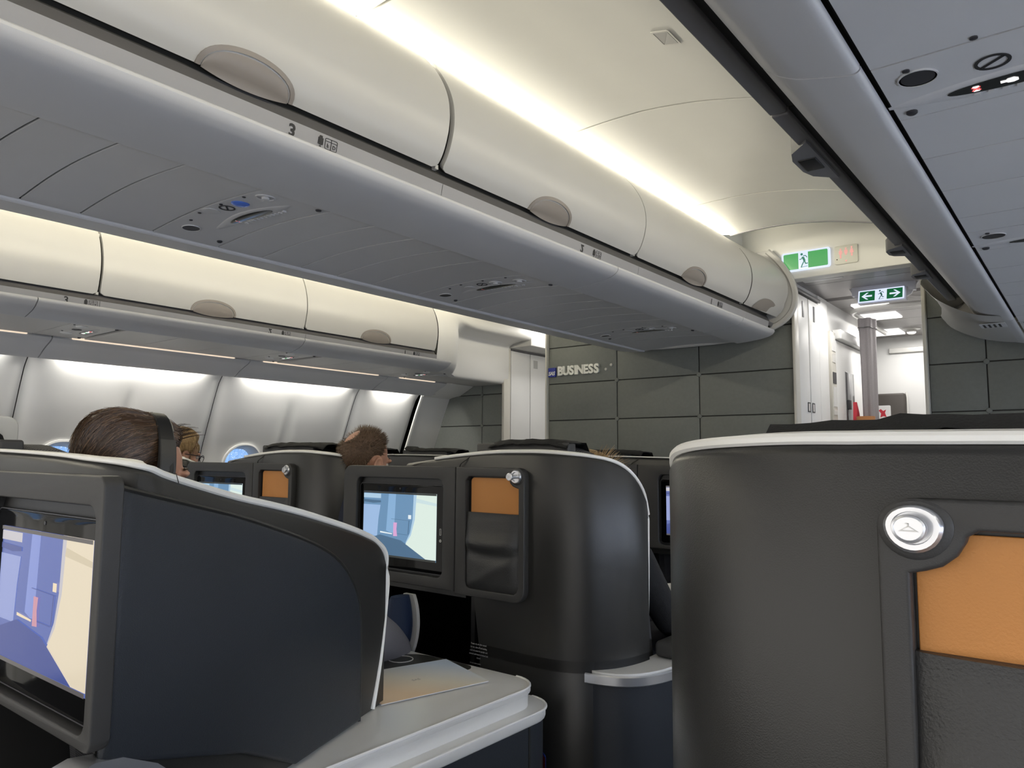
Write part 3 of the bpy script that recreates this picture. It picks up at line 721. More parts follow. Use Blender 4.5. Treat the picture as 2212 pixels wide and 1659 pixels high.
# ---- side bins
def side_row(sx, where):
    yb = [-1.75, -.75, .30, 1.335, 2.370, 3.365]
    for i, (a, b) in enumerate(zip(yb[:-1], yb[1:])):
        c = (a+b)/2
        if sx < 0:
            lab = {0: 'white left window side bin, aft end behind the camera', 1: 'white left window side bin behind row three', 2: 'white left window bin at the left edge, above its number 3', 3: 'long white left window bin in the middle, above its number 2', 4: 'farthest white left window bin, above its number 1'}[i]
        else:
            lab = {0: 'grey right overhead bin door, aft end behind the camera', 1: 'right overhead bin above the camera seat', 2: 'right overhead bin at the top edge, its door end seen edge on', 3: 'right overhead bin with the large black latch on its edge', 4: 'farthest right overhead bin, over the air grille'}[i]
        t, rail = overhead_bin(PS, sx, a, b, lab, 'window side bins ' + where, c, center=False, g1=.008 if i == 2 else .003, hw=.115)
        so = part('lettered_strip', skin_strip([(1.452, 1.822), (1.4535, 1.793)], .012, a+.001, b-.001, sx), M_strip, t)
        if sx < 0 and i >= 2: strip_text(so, 1.452, 1.822, 1.4535, 1.793, sx, str(5-i), (1.205, 2.155, 3.09)[i-2], 'CA', -1 if sx > 0 else 1)
        if sx > 0:
            for y in {2: (.5,), 3: (1.59,), 4: (2.445, 2.82)}.get(i, ()):
                q = .12 if y < 2 else .07; l = part('latch_bezel', MB().prism([(1.395, y-q, 1.844), (1.352, y-q*.62, 1.844), (1.342, y-q*.3, 1.844), (1.342, y+q*.3, 1.844), (1.352, y+q*.62, 1.844), (1.395, y+q, 1.844)], (0, 0, -.038)), M_sill, t)
                part('latch_button', MB().box(1.352, 1.388, y-q*.28, y+q*.28, 1.803, 1.808, .002), M_black, l)
            part('door_foot', MB().box(1.372, 1.404, a+.004, b-.004, 1.812, 1.842, .004), M_sill, t)
            part('door_foot_gap', MB().box(1.404, 1.436, a+.004, b-.004, 1.822, 1.845), M_gap, t)
            part('door_skirt', skin_strip([(1.374, 1.838), (1.372, 1.88), (1.385, 1.93), (1.42, 1.96)], .008, a+.004, b-.004, 1), M_bin, t)
    v = struct('trim_%d' % (8 if sx < 0 else 9), (sx*1.5, 1.5, 1.735))
    VS = [(1.447, 1.797), (1.4405, 1.791), (1.4405, 1.784), (1.447, 1.778)] + smooth([(1.462, 1.764), (1.49, 1.750), (1.53, 1.739), (1.560, 1.732), (1.572, 1.731), (1.579, 1.735), (1.580, 1.742)], 3)
    segs = ((YB, -.2), (-.2, 1.10), (1.10, 2.36), (2.36, 3.49)) if sx < 0 else ((YB, -.2), (-.2, 1.10), (1.10, 3.48), (3.48, 4.20))
    for a, b in segs:
        part('valance_panel', skin_strip(VS, .010, a+.002, b-.002, sx, left=True), M_grey, v, angle=50)
    part('valance_backing', MB().prism([(sx*1.58, YB, 1.748), (sx*1.47, YB, 1.79), (sx*1.49, YB, 1.84), (sx*1.6, YB, 1.86)], (0, 3.48-YB, 0)), M_gap, v)
    # flat service channel outboard of the valance
    ys = [YB, -1.2, -.72, -.2, 0, .24, .44, .66, .88, 1.117, 1.318, 1.52, 1.73, 1.95, 2.09, 2.29, 2.53, 2.76, 2.98, 3.20, 3.42, 3.62, 3.90, 4.20] if sx > 0 else \
         [YB, -1.2, -.72, -.2, 0, .29, .52, .78, 1.02, 1.29, 1.515, 1.77, 2.05, 2.36, 2.60, 2.86, 3.13, 3.42, 3.66, 4.00, 4.41]
    us = (1.117, 2.09, 3.42) if sx > 0 else (.29, 1.29, 2.36, 3.42)
    m = M_grey if sx > 0 else mat('pale_channel_paint', (.50, .49, .475), .4, bump=.06, bscale=600, var=.03)
    for a, b in zip(ys[:-1], ys[1:]):
        if a in us: continue
        xi = 1.745 if (sx < 0 and a > 3.6) else 1.590
        part('filler_panel', MB().box(min(sx*xi, sx*2.045), max(sx*xi, sx*2.045), a+.002, b-.002, 1.737, 1.745), m, v)
    part('filler_backing', MB().box(min(sx*1.55, sx*2.3), max(sx*1.55, sx*2.3), YB, 3.55, 1.752, 1.758).join(MB().box(min(sx*1.75, sx*2.3), max(sx*1.75, sx*2.3), 3.55, 4.41, 1.752, 1.758)), M_gap, v)
    M_st = glow('side_strip_light', S(255, 232, 205), .95)
    for a, b in ((.28, 1.272), (1.466, 2.326), (2.516, 3.412), (3.611, 3.967)):
        lt = part('strip_light', MB().box(min(sx*2.048, sx*2.062), max(sx*2.048, sx*2.062), a, b, 1.733, 1.742, .002), M_st)
        tag(lt, ('warm strip light along the left wall, %s' if sx < 0 else 'warm strip light along the right wall, %s') % {.28: 'at the frame edge', 1.466: 'over the first full window panel', 2.516: 'over the second window panel', 3.611: 'short one nearest the bulkhead'}[a], 'light', 'strip lights ' + where)
    for y in us:
        pm = MB().box(min(sx*1.590, sx*2.045), max(sx*1.590, sx*2.045), y+.002, y+.20, 1.737, 1.745)
        fn = lambda u, vv, w, y=y: (sx*(1.60+u), y+vv, 1.737-w)
        pos = {(-1, .29): 'at the left edge of the frame', (-1, 1.29): 'over the man with headphones', (-1, 2.36): 'in the middle of the row', (-1, 3.42): 'nearest the bulkhead',
               (1, 1.117): 'nearest, at the top right corner', (1, 2.09): 'second one, at the right edge', (1, 3.42): 'farthest, before the bulkhead'}[(sx, y)]
        if sx < 0:
            psu('pale left service panel with lit signs, ' + pos, pm, (sx*1.8, y+.1, 1.735), fn, (.195, .135), [(.06, .062, 'white'), (.29, .085, 'white')], (.16, .080), None, [(.015, .19), (.40, .185)], [(.03, .02), (.24, .05)], 'left service units', pm=m, b0=-.25)
        else:
            psu('grey right service panel with lit signs, ' + pos, pm, (sx*1.8, y+.1, 1.735), fn, (.165, .142), [(.30, .06, 'flat')], (.131, .075), (.040, .061), [(.012, .176)], [(.03, .03), (.118, -.01)], 'right service units', k=1.12, pm=m, lw=.19, b0=-.22)
side_row(-1, 'left'); side_row(1, 'right')

# ---- white fairing that carries the left bins on to the closet doors
fa = struct('trim_20', (-1.5, 3.9, 1.74))
def fprof(kx):
    # kx 0 -> bin profile, 1 -> recessed box face
    A = smooth([(1.58, 1.735), (1.52, 1.742), (1.475, 1.775), (1.462, 1.82), (1.452, 1.90), (1.447, 1.97), (1.455, 2.03), (1.472, 2.08), (1.50, 2.13), (1.53, 2.165)], 3)
    B = smooth([(1.74, 1.735), (1.725, 1.738), (1.712, 1.75), (1.704, 1.80), (1.70, 1.88), (1.70, 1.96), (1.69, 2.025), (1.58, 2.055), (1.488, 2.062), (1.50, 2.165)], 3)
    return [(-(a[0]+(b[0]-a[0])*kx), a[1]+(b[1]-a[1])*kx) for a, b in zip(A, B)]
rows = []
for y in (3.372, 3.45, 3.53, 3.58, 3.63, 3.68, 3.72, 3.76, 3.80, 3.86, 3.95, 4.1, 4.25, 4.408):
    q = min(1, max(0, (y-3.53)/.30)); q = q*q*(3-2*q)
    rows.append([(x, y, z) for x, z in fprof(q)])
part('moulded_fairing', MB().grid(rows), M_wall, fa, angle=70)
part('moulded_underside', MB().prism([(-1.578, 3.42, 1.741), (-1.578, 3.53, 1.741), (-1.62, 3.68, 1.741), (-1.735, 3.85, 1.741), (-1.735, 4.41, 1.741), (-2.05, 4.41, 1.741), (-2.05, 3.665, 1.741), (-1.80, 3.62, 1.741)], (0, 0, .004)), M_grey, fa)
part('door_header', MB().box(-1.74, -1.492, 4.412, 4.97, 2.014, 2.20, .006), M_bin, fa)
part('door_header', MB().box(-1.74, -1.50, 4.974, 5.6, 2.02, 2.20, .006), M_bin, fa)
# ---- end of the right bins: grille and fairing
fr = struct('trim_21', (1.4, 3.8, 1.74))
rows = []
for y in (3.37, 3.55, 3.75, 3.95, 4.10, 4.17):
    q = max(0, (y-3.75)/.42)**2
    rows.append([(x-.0*q, y, z) for x, z in smooth([(1.575, 1.733), (1.49, 1.742), (1.42-.03*q, 1.768), (1.34-.05*q, 1.82), (1.30-.05*q, 1.865), (1.28-.04*q, 1.91), (1.36, 1.97), (1.5, 2.165)], 3)])
mb = MB().grid(rows)
part('moulded_end', mb, M_bin, fr, angle=70)
part('moulded_end_cap', MB().prism(rows[-1], (0, .012, 0)), M_bin, fr)
gr = thing('air_grille', (1.52, 3.62, 1.735), 'small slotted air grille in the grey underside of the right bin', 'grille')
def gfn(u, v, w): return (1.5+u, 3.60+v, 1.7395+.02*max(0, -u)-w-.004)
part('frame', plate([rr(-.045, .045, -.055, .055, .004)], .002, gfn), M_grey, gr)
for i in range(4):
    part('slot', plate([rr(-.034+.018*i, -.026+.018*i, -.04, -.003, .001)], .003, gfn).join(plate([rr(-.034+.018*i, -.026+.018*i, .003, .04, .001)], .003, gfn)), M_gap, gr)

# ================================================================== SIGNS
def ypl(y, x0, z0, s=1): return lambda u, v, w: (x0+u*s, y-w, z0+v*s)
def running_man(fn, mm, parent, s, name='running_man'):
    def seg(pts, w):
        m = MB()
        for a, b in zip(pts[:-1], pts[1:]):
            dx, dy = b[0]-a[0], b[1]-a[1]; l = math.hypot(dx, dy); nx, ny = -dy/l*w/2, dx/l*w/2
            m.join(plate([[(a[0]+nx, a[1]+ny), (a[0]-nx, a[1]-ny), (b[0]-nx, b[1]-ny), (b[0]+nx, b[1]+ny)]], .0008, fn))
        return m
    q = lambda L: [(a*s, b*s) for a, b in L]
    m = plate([circ(-.006*s, .033*s, .0065*s, 14)], .0008, fn)
    m.join(seg(q([(.000, .018), (.008, -.004)]), .011*s)); m.join(seg(q([(.002, .024), (.014, .024), (.021, .013)]), .0042*s))
    m.join(seg(q([(-.002, .020), (-.007, .008), (-.018, .007)]), .0042*s)); m.join(seg(q([(.006, -.004), (-.004, -.022), (-.010, -.036)]), .0052*s))
    m.join(seg(q([(.009, -.004), (.012, -.019), (.024, -.018)]), .0052*s)); m.join(seg(q([(-.012, -.037), (.022, -.033)]), .0022*s))
    part(name, m, mm, parent)
G_EXIT = glow('exit_green', S(84, 168, 98), 1.0); G_EXB = glow('exit_border', S(222, 232, 255), 1.05); G_EXD = glow('exit_dark_green', S(16, 92, 52), 1.0); G_MAN = glow('exit_man_green', S(52, 126, 100), 1.0)
es = thing('exit_sign', (.652, 3.97, 2.17), 'wide lit green exit sign with white border on the cream header', 'exit sign')
f = ypl(3.974, .652, 2.227)
part('housing', plate([rr(-.124, .124, -.052, .052, .012)], .012, f, .002), G_EXB, es)
part('green_field', plate([rr(-.113, -.036, -.043, .043, .006, only=(0, .006, .006, 0))], .0008, ypl(3.962, .652, 2.227)), G_EXIT, es)
part('green_field', plate([rr(.014, .113, -.043, .043, .006, only=(.006, 0, 0, .006))], .0008, ypl(3.962, .652, 2.227)), G_EXIT, es)
running_man(ypl(3.9612, .640, 2.227), G_MAN, es, 1.0)
ls = thing('lavatory_sign', (.852, 3.97, 2.18), 'cream lavatory sign with faint red people symbols beside the exit sign', 'sign')
part('plate', plate([rr(-.056, .056, -.048, .048, .010)], .006, ypl(3.974, .852, 2.226), .001), mat('lavatory_plate', (.66, .66, .60), .5), ls)
G_PINK = glow('lavatory_pink', S(238, 172, 160), 1.0)
for i, x in enumerate((-.026, .0, .028)):
    fz = ypl(3.9678, .852+x, 2.232-.003*i*(-1))
    m = plate([circ(0, .022, .0045, 12)], .0006, fz); m.join(plate([rr(-.008, .008, -.004, .016, .004)], .0006, fz) if i != 2 else plate([[(-.004, .016), (.004, .016), (.010, -.006), (-.010, -.006)]], .0006, fz))
    m.join(plate([rr(-.004, .004, -.024 if i != 1 else -.012, -.004, .001)], .0006, fz)); part('person_symbol', m, G_PINK, ls)
part('arrow_symbol', plate([[(-.006, -.030), (.006, -.030), (0, -.040)]], .0006, ypl(3.9678, .852, 2.226)), G_PINK, ls)
part('sensor', plate([circ(-.044, -.022, .003, 10)], .0006, ypl(3.9678, .852, 2.226)), M_ink, ls)
e2 = thing('exit_sign', (.92, 4.42, 2.05), 'small hanging exit sign with two white arrows under the passage ceiling', 'exit sign')
part('housing', MB().prism([(.80, 4.405, 2.045), (1.04, 4.405, 2.045), (1.04, 4.43, 2.118), (.80, 4.43, 2.118)], (0, .05, .0)).join(MB().prism([(.78, 4.44, 2.08), (.80, 4.41, 2.06), (.80, 4.46, 2.15), (.74, 4.47, 2.15)], (0, .02, 0))).join(MB().prism([(1.06, 4.44, 2.08), (1.04, 4.41, 2.06), (1.04, 4.46, 2.15), (1.09, 4.47, 2.15)], (0, .02, 0))).join(MB().box(.76, 1.08, 4.44, 4.48, 2.10, 2.15)), mat('sign_housing', (.55, .55, .60), .3), e2)
def f2(u, v, w): return (.92+u, 4.4035+v*.34-w, 2.082+v)
f2b = lambda u, v, w: f2(u, v, w+.012)
part('lit_panel', plate([rr(-.116, .116, -.036, .036, .004)], .001, f2b), G_EXB, e2)
f2c = lambda u, v, w: f2(u, v, w+.014)
for s in (-1, 1):
    part('green_field', plate([rr(min(s*.030, s*.108), max(s*.030, s*.108), -.029, .029, .002)], .0006, f2c), G_EXD, e2)
    f2d = lambda u, v, w, s=s: f2(s*u, v, w+.0155)
    part('arrow', plate([[(.098, 0), (.072, .020), (.062, .020), (.080, .005), (.044, .005), (.044, -.005), (.080, -.005), (.062, -.020), (.072, -.020)]], .0006, f2d), G_EXB, e2)
running_man(lambda u, v, w: f2(u-.001, v, w+.0145), glow('exit_man_dark', S(30, 80, 70), 1.0), e2, .72)
# lettering on the bulkhead
ws = thing('wall_lettering', (-.80, 4.04, 1.72), 'raised white BUSINESS letters on the dark tiled bulkhead', 'lettering')
xs = -.985; 
widths = {'B': .045, 'U': .046, 'S': .041, 'I': .021, 'N': .048, 'E': .039}
x = -.985
for chh in 'BUSINESS':
    w_ = widths[chh]; 
    part('letter', text_mb(chh, .079, lambda u, v, w, x=x: (x+w_/2+u*1.0, 4.0425-w, 1.748+v),   .014, .0036), M_letter, ws, angle=30); x += w_
for (px, pz) in ((-.617, 1.741), (-.578, 1.766)):
    part('dot', MB().lathe([(.009, 0), (.009, .008), (.006, .0095)], (px, 4.044, pz), (0, -1, 0), 16), mat('dot_beige', (.45, .44, .40), .5), ws)
lg = thing('wall_logo', (-1.03, 4.04, 1.71), 'small blue square airline logo with white slanted letters on the bulkhead', 'logo')
part('plaque', plate([rr(-.030, .030, -.031, .031, .003)], .012, ypl(4.044, -1.032, 1.746), .0015), M_logo, lg)
part('logo_letters', text_mb('SAS', .034, ypl(4.032, -1.035, 1.737), .001, .0012, shear=.25, space=.92), M_letter, lg)

# ================================================================== GALLEY PASSAGE CONTENTS
G_LAMP = glow('galley_lamp_glow', (1, .98, .95, 1), 1.15)
for i, (x0, x1, y0, y1) in enumerate(((.64, .84, 4.90, 5.02), (.60, .82, 5.29, 5.50), (.44, .70, 6.00, 6.24))):
    l = part('ceiling_lamp', MB().box(x0, x1, y0, y1, 2.135, 2.149, .003), G_LAMP)
    tag(l, ('white glowing ceiling panel just under the small arrow exit sign', 'white glowing ceiling panel in the middle of the passage', 'white glowing ceiling panel farthest in, above the curtain')[i], 'lamp', 'galley ceiling lamps')
sd = thing('ceiling_spot', (.75, 6.1, 2.12), 'small silver swivel spot in the passage ceiling', 'spotlight')
part('ring', MB().lathe([(.06, 0), (.06, .008), (.035, .012), (.03, .004)], (.77, 6.08, 2.15), (0, 0, -1), 20), M_silver, sd)
part('bulb', MB().ball((.77, 6.08, 2.128), (.032, .032, .026)), M_silver, sd)
# curtain with its curved rail
rail = smooth([(1.2, 4.98, 2.118), (.95, 4.95, 2.118), (.75, 4.94, 2.118), (.655, 4.965, 2.118), (.615, 5.06, 2.118), (.612, 5.25, 2.118), (.612, 6.0, 2.118)], 5)
o = part('curtain_rail', MB().sweep(rail, .028, .030), M_silver); tag(o, 'curved metal curtain rail under the passage ceiling', 'rail')
ct = thing('curtain', (.66, 5.2, 1.0), 'gathered grey curtain hanging beside the galley passage', 'curtain')
n = 44; rows = []
for k in range(15):
    z = 2.085-k*.078; f = k/14.; row = []
    for i in range(n):
        a = 2*math.pi*i/n; wv = 1+.16*math.sin(5*a+f*.6)
        hx = (.046-.006*math.sin(f*3.0)); hy = .075*(1-.12*f)
        row.append((.668+hx*wv*math.cos(a)+.006*f, 5.17+hy*wv*math.sin(a), z))
    rows.append(row)
part('drape', MB().grid(rows, cv=True), M_curtain, ct, angle=80)
part('heading_band', MB().grid([[((p[0]-.668)*1.06+.668, (p[1]-5.17)*1.06+5.17, zz) for p in rows[0]] for zz in (2.088, 2.06, 2.03)], cv=True), M_curtain, ct)
part('hem', MB().sweep([((p[0]-.668)*1.07+.668, (p[1]-5.17)*1.07+5.17, 2.028) for p in rows[0]], .004, .006), M_sill, ct)
o = part('fabric_pouch', MB().prism([(.600, 5.04, 1.545), (.600, 5.10, 1.47), (.60, 5.10, 1.37), (.60, 5.02, 1.40)], (.02, .01, 0)), M_red); tag(o, 'red fabric tag hanging left of the curtain foot', 'tag')
o = part('basket', MB().lathe([(.02, 0), (.048, .0), (.055, .09), (.05, .09), (.044, .01)], (.675, 5.02, 1.36), (0, 0, 1), 18), mat('tan_basket', (.50, .22, .08), .7)); tag(o, 'tan bowl partly hidden under the curtain', 'bowl')
cd = thing('notice_card', (.595, 5.92, 1.4), 'small white card with a red mark beside the brown panel', 'card')
part('card', plate([rr(-.045, .045, -.10, .075, .008)], .004, ypl(5.92, .595, 1.50)), M_paper, cd)
part('red_mark', plate([[(-.03, .03), (-.015, .04), (0, .025), (.02, .035), (.012, .012), (.022, -.02), (0, -.012), (-.02, -.022), (-.014, .008)]], .001, ypl(5.916, .59, 1.51)), M_red, cd)
js = thing('crew_seat_back', (.75, 6.3, 1.0), 'dark brown padded panel on the far white wall', 'panel')
part('pad', MB().box(.40, .665, 6.30, 6.44, .6, 1.693, .015), mat('brown_panel', (.060, .052, .046), .6, bump=.2), js)
part('edge_tube', MB().sweep([(.675, 6.34, .6), (.675, 6.34, 1.66), (.668, 6.34, 1.70)], .012, .012), M_silver, js)
tb = thing('wall_box', (.93, 6.35, 1.65), 'tall white wall box at the right side of the passage', 'box')
part('case', MB().box(.820, .93, 6.30, 6.448, 1.70, 1.985, .02), M_white, tb)
part('foot', MB().box(.83, .93, 6.33, 6.448, 1.68, 1.70, .004), M_silver, tb)

# ================================================================== SEAT PODS
def display_mb(fn, warm):
    """what is playing on the screen: an airline cabin, as flat picture areas. fn(u,v,w), u,v in 0..1"""
    if warm: c = dict(bg=(96, 112, 178), pale=(150, 162, 214), cream=(232, 218, 192), dark=(70, 84, 150), str=(134, 150, 214), soft=(200, 196, 202), pink=(206, 150, 168), bar=(96, 92, 92), wh=(240, 222, 190), cr2=(214, 200, 172))  # violet tint of a reflection put into the picture colours
    else: c = dict(bg=(104, 146, 184), pale=(158, 190, 230), cream=(226, 242, 232), dark=(72, 108, 140), str=(136, 178, 218), soft=(176, 208, 232), pink=(222, 168, 216), bar=(44, 48, 46), wh=(236, 246, 250), cr2=(208, 230, 232))
    P = [('bg', [(0, 0), (1, 0), (1, 1), (0, 1)]),
         ('str', [(.36, 1), (.46, 1), (.44, .35), (.33, .40)]),
         ('soft', [(.70, 1), (.78, 1), (.76, .6), (.70, .34), (.66, .24), (.60, .24), (.66, .40), (.69, .6)]),
         ('cream', [(.74, 1), (1, 1), (1, .03), (.86, .03), (.60, .22), (.67, .36), (.72, .6)]),
         ('cr2', [(.74, .92), (1, .86), (1, .82), (.73, .86)]),
         ('pale', [(0, .79), (.245, .79), (.22, .58), (.205, .30), (0, .30)]),
         ('soft', [(0, .965), (.25, .965), (.25, .895), (0, .895)]),
         ('dark', [(0, .87), (.25, .86), (.25, .83), (.14, .815), (0, .83)]),
         ('dark', [(.40, .590), (.66, .580), (.66, .576), (.40, .585)]),
         ('dark', [(.64, .58), (.65, .58), (.64, .37), (.63, .37)]),
         ('dark', [(.40, .372), (.63, .365), (.63, .36), (.40, .366)]),
         ('dark', [(0, .22), (.25, .33), (.54, .27), (.87, .03), (0, .03)]),
         ('wh', [(.25, .385), (.42, .365), (.42, .35), (.25, .362)]),
         ('pink', [(.435, .535), (.485, .535), (.478, .44), (.49, .33), (.435, .325)]),
         ('wh', [(.635, .665), (.675, .665), (.675, .605), (.635, .605)]),
         ('bar', [(0, 1), (1, 1), (1, .972), (0, .972)]), ('bar', [(0, .03), (1, .03), (1, 0), (0, 0)])]
    mb = MB(); tint = []
    for i, (k, pts) in enumerate(P):
        vs = [fn(u, v, .00012*i) for u, v in pts]; mb.add(vs, [tuple(range(len(vs)))]); tint.append(S(*c[k]))
    return mb, tint
G_DISP = glow('cabin_video', (1, 1, 1, 1), .92, own=True)
G_LED = glow('blue_led', S(40, 60, 255), 1.2)

def shell_mb(plan, tops, bots, th=.035, rnd=.010):
    """upright shell: outer plan line (x,y), heights per point; thickness to the left of travel"""
    inn = offset2(plan, th); mid = offset2(plan, rnd); mid2 = offset2(plan, th-rnd)
    rings = []
    for i in range(len(plan)):
        o, n, a, b = plan[i], inn[i], mid[i], mid2[i]; t, z = tops[i], bots[i]
        rings.append([(o[0], o[1], z), (o[0], o[1], (t+z)/2), (o[0], o[1], t-rnd), (o[0]*.7+a[0]*.3, o[1]*.7+a[1]*.3, t-rnd*.3), (a[0], a[1], t), (b[0], b[1], t), (n[0], n[1], t-rnd), (n[0], n[1], (t+z)/2), (n[0], n[1], z)])
    return MB().loft(rings)
def seat_bits(t, T, cx, y, cloth_seed, cloth=True, w=.40, mesh=None, hz=1.225, back=True, cloth_x=(-.46, .46), plate_x=(-.22, .12)):
    """upholstered seat inside the pod with its headrest; y is the back of the headrest"""
    rnd = random.Random(cloth_seed)
    hr = MB(); rings = []
    for k in range(13):
        f = k/12.*2-1; x = cx+f*w/2; q = math.sqrt(max(.02, 1-abs(f)**3.2)); zt = hz-.012-.022*abs(f)**2.5
        ring = []
        for i in range(18):
            a = 2*math.pi*i/18; ca, sa = math.cos(a), math.sin(a)
            ring.append((x, y+.065+.062*q*math.copysign(abs(ca)**.6, ca)+.035*f*f, (zt-.10)+.10*q*math.copysign(abs(sa)**.6, sa)))
        rings.append(ring)
    hr.loft(rings); part('headrest', hr.map(T), mesh or M_mesh, t, angle=70)
    part('headrest_back', MB().box(cx+plate_x[0], cx+plate_x[1], y-.012, y+.03, hz-.15, hz-.006, .006).map(T), M_char2, t)
    if cloth:
        rows = []
        n = 26; x0, x1 = cx+cloth_x[0]*w, cx+cloth_x[1]*w
        for j in range(7):
            g = j/6.; row = []
            for k in range(n+1):
                f = k/n; x = x0+(x1-x0)*f
                wob = .004*noise.noise((x*30+cloth_seed, g*2.2, cloth_seed*3.1))+.003*noise.noise((x*75, g*4, cloth_seed))
                e = abs(2*f-1)
                z = hz+.004-.020*max(0, e-.55)**1.3*1.4+wob
                if f < .14: z += .020*(1-f/.14)**1.5*(1.1 if cloth_seed % 2 else 0)
                yy = y-.022+g*.125
                if j == 0: z -= .014+.004*noise.noise((x*40, 1, cloth_seed))
                if j == 6: z -= .03
                row.append((x, yy, z))
            rows.append(row)
        top = MB().grid(rows); bot = [[(x, yy, z-.004) for x, yy, z in r] for r in rows]
        top.grid(bot, flip=True)
        part('headrest_cover', top.map(T), M_cloth, t, angle=75)
    if back:
        part('backrest', MB().prism([(cx-.24, y+.05, 1.10), (cx-.24, y+.16, 1.10), (cx-.24, y+.27, .50), (cx-.24, y+.13, .44)], (.48, 0, 0)).map(T), M_mesh2, t)
        part('seat_cushion', MB().box(cx-.25, cx+.25, y+.16, y+.70, .34, .47, .05).map(T), M_mesh2, t)
        part('seat_base', MB().box(cx-.22, cx+.22, y+.15, y+.66, .02, .34, .01).map(T), M_black, t)
def hook(t, T, x, z, y, out):
    m = part('hook_mount', MB().lathe([(.0238, .012), (.0238, -.0005), (.0215, -.002), (.01, -.002)], (x, y, z), (0, 1, 0), 28).map(T), M_char2, t)
    a = MB().lathe([(.0185, 0), (.0185, .004), (.0165, .0065), (.013, .0065), (.0125, .003)], (x, y-.003, z), (0, -1, 0), 30)
    part('coat_hook', a.map(T), M_chrome, t)
    h = part('hook_knob', MB().lathe([(.0055, .0), (.0055, out), (.0105, out+.001), (.0112, out+.004), (.0105, out+.0065), (.009, out+.007), (.0088, out+.0062), (.002, out+.006)], (x, y-.004, z), (0, -1, 0), 30).map(T), M_chrome, t)
    fi = lambda u, v, w: T((x+u, y-.004-out-.0064-w, z+v))
    tri = [(-.0062, -.0030), (.0062, -.0030), (0, .0016)]; trin = [(-.0042, -.0021), (.0042, -.0021), (0, .0004)]
    ic = plate([tri, trin], .0004, fi).join(plate([rr(-.0004, .0004, .0012, .0034, 0)], .0004, fi)).join(plate([rr(-.0004, .0018, .0030, .0038, .0003)], .0004, fi))
    part('hanger_icon', ic, M_silver, h)
def screen_unit(t, T, x0, x1, z0, z1, y, dx0, dx1, dz0, dz1, warm, ports=1):
    part('screen_recess', MB().box(x0-.004, x1+.004, y+.016, y+.024, z0-.004, z1+.004).map(T), M_black, t)
    s = part('screen_glass', plate([rr(x0+.007, x1-.007, z0+.008, z1-.020, .012)], .006, lambda u, v, w: T((u, y+.015-w, v)), .001), M_glass, t)
    part('screen_rim', plate([rr(x0+.005, x1-.005, z0+.006, z1-.018, .014), rr(x0+.0068, x1-.0068, z0+.0078, z1-.0198, .012)], .0075, lambda u, v, w: T((u, y+.016-w, v))), M_screw, t)
    mb, tint = display_mb(lambda u, v, w: T((dx0+(dx1-dx0)*u, y+.0088-w, dz0+(dz1-dz0)*v)), warm)
    d = part('display', mb, G_DISP, s, tint=tint)
    px = x1-.018 if ports > 0 else x0+.018
    zc = (z0+z1)/2
    part('camera_dot', plate([circ((x0+x1)/2, z1-.033, .003, 12)], .0008, lambda u, v, w: T((u, y+.009-w, v))), M_screw, s)
    part('usb_port', plate([rr(px-.003, px+.003, zc-.022, zc-.002, .001), rr(px-.002, px+.002, zc-.021, zc-.003, .0007)], .0010, lambda u, v, w: T((u, y+.009-w, v))), M_silver, s)
    part('audio_jack', plate([circ(px, zc-.038, .0042, 14), circ(px, zc-.038, .0022, 14)], .0012, lambda u, v, w: T((u, y+.009-w, v))), M_silver, s)
    if warm: part('indicator_lamp', plate([rr(px-.002, px+.002, zc+.014, zc+.021, .001)], .0010, lambda u, v, w: T((u, y+.009-w, v))), G_LED, s)
def pouch(t, T, x0, x1, z0, z1, zt, y):
    """tan leather pocket back with a dark pouch over its lower part"""
    part('pocket_back', MB().box(x0-.004, x1+.004, y+.010, y+.02, z0-.004, zt+.004).map(T), M_black, t)
    part('pocket_leather', plate([rr(x0+.012, x1-.002, z0, zt-.003, .012)], .004, lambda u, v, w: T((u, y+.010-w, v)), .001), M_tan, t)
    rows = []; n = 18; x0 -= .006; x1 += .006
    for j in range(25):
        f = j/24.; z = z0+(z1-z0)*f; row = []
        for k in range(n+1):
            g = k/n*2-1; e = max(0, 1-abs(g)**6)*min(1, (f+.02)*9)
            bul = .010+.010*math.sin(math.pi*min(1, f*1.05))**.8
            fold = .011*math.exp(-((f-.60-.03*g*g)/.09)**2)-.009*math.exp(-((f-.47-.04*g*g+.02*g)/.07)**2)+.004*math.exp(-((f-.25-.22*g)/.07)**2)
            cx = (x0+x1)/2; hw = (x1-x0)/2; r_ = .018; dz = min(z-z0, .018); sh = r_-math.sqrt(max(0, r_*r_-(r_-dz)**2)) if dz < r_ else 0
            row.append((cx+g*(hw-sh-.004*(1-f)), y+.004-(bul+fold)*e, z))
        rows.append(row)
    mb = MB().grid(rows); mb.grid([[(p[0], y+.008, p[2]) for p in r] for r in rows]); mb.grid([rows[-1], [(p[0], y+.008, p[2]) for p in rows[-1]]])
    part('pouch', mb.map(T), M_pouch, t, angle=80)
def shift(dx, dy): return lambda p: (p[0]+dx, p[1]+dy, p[2])

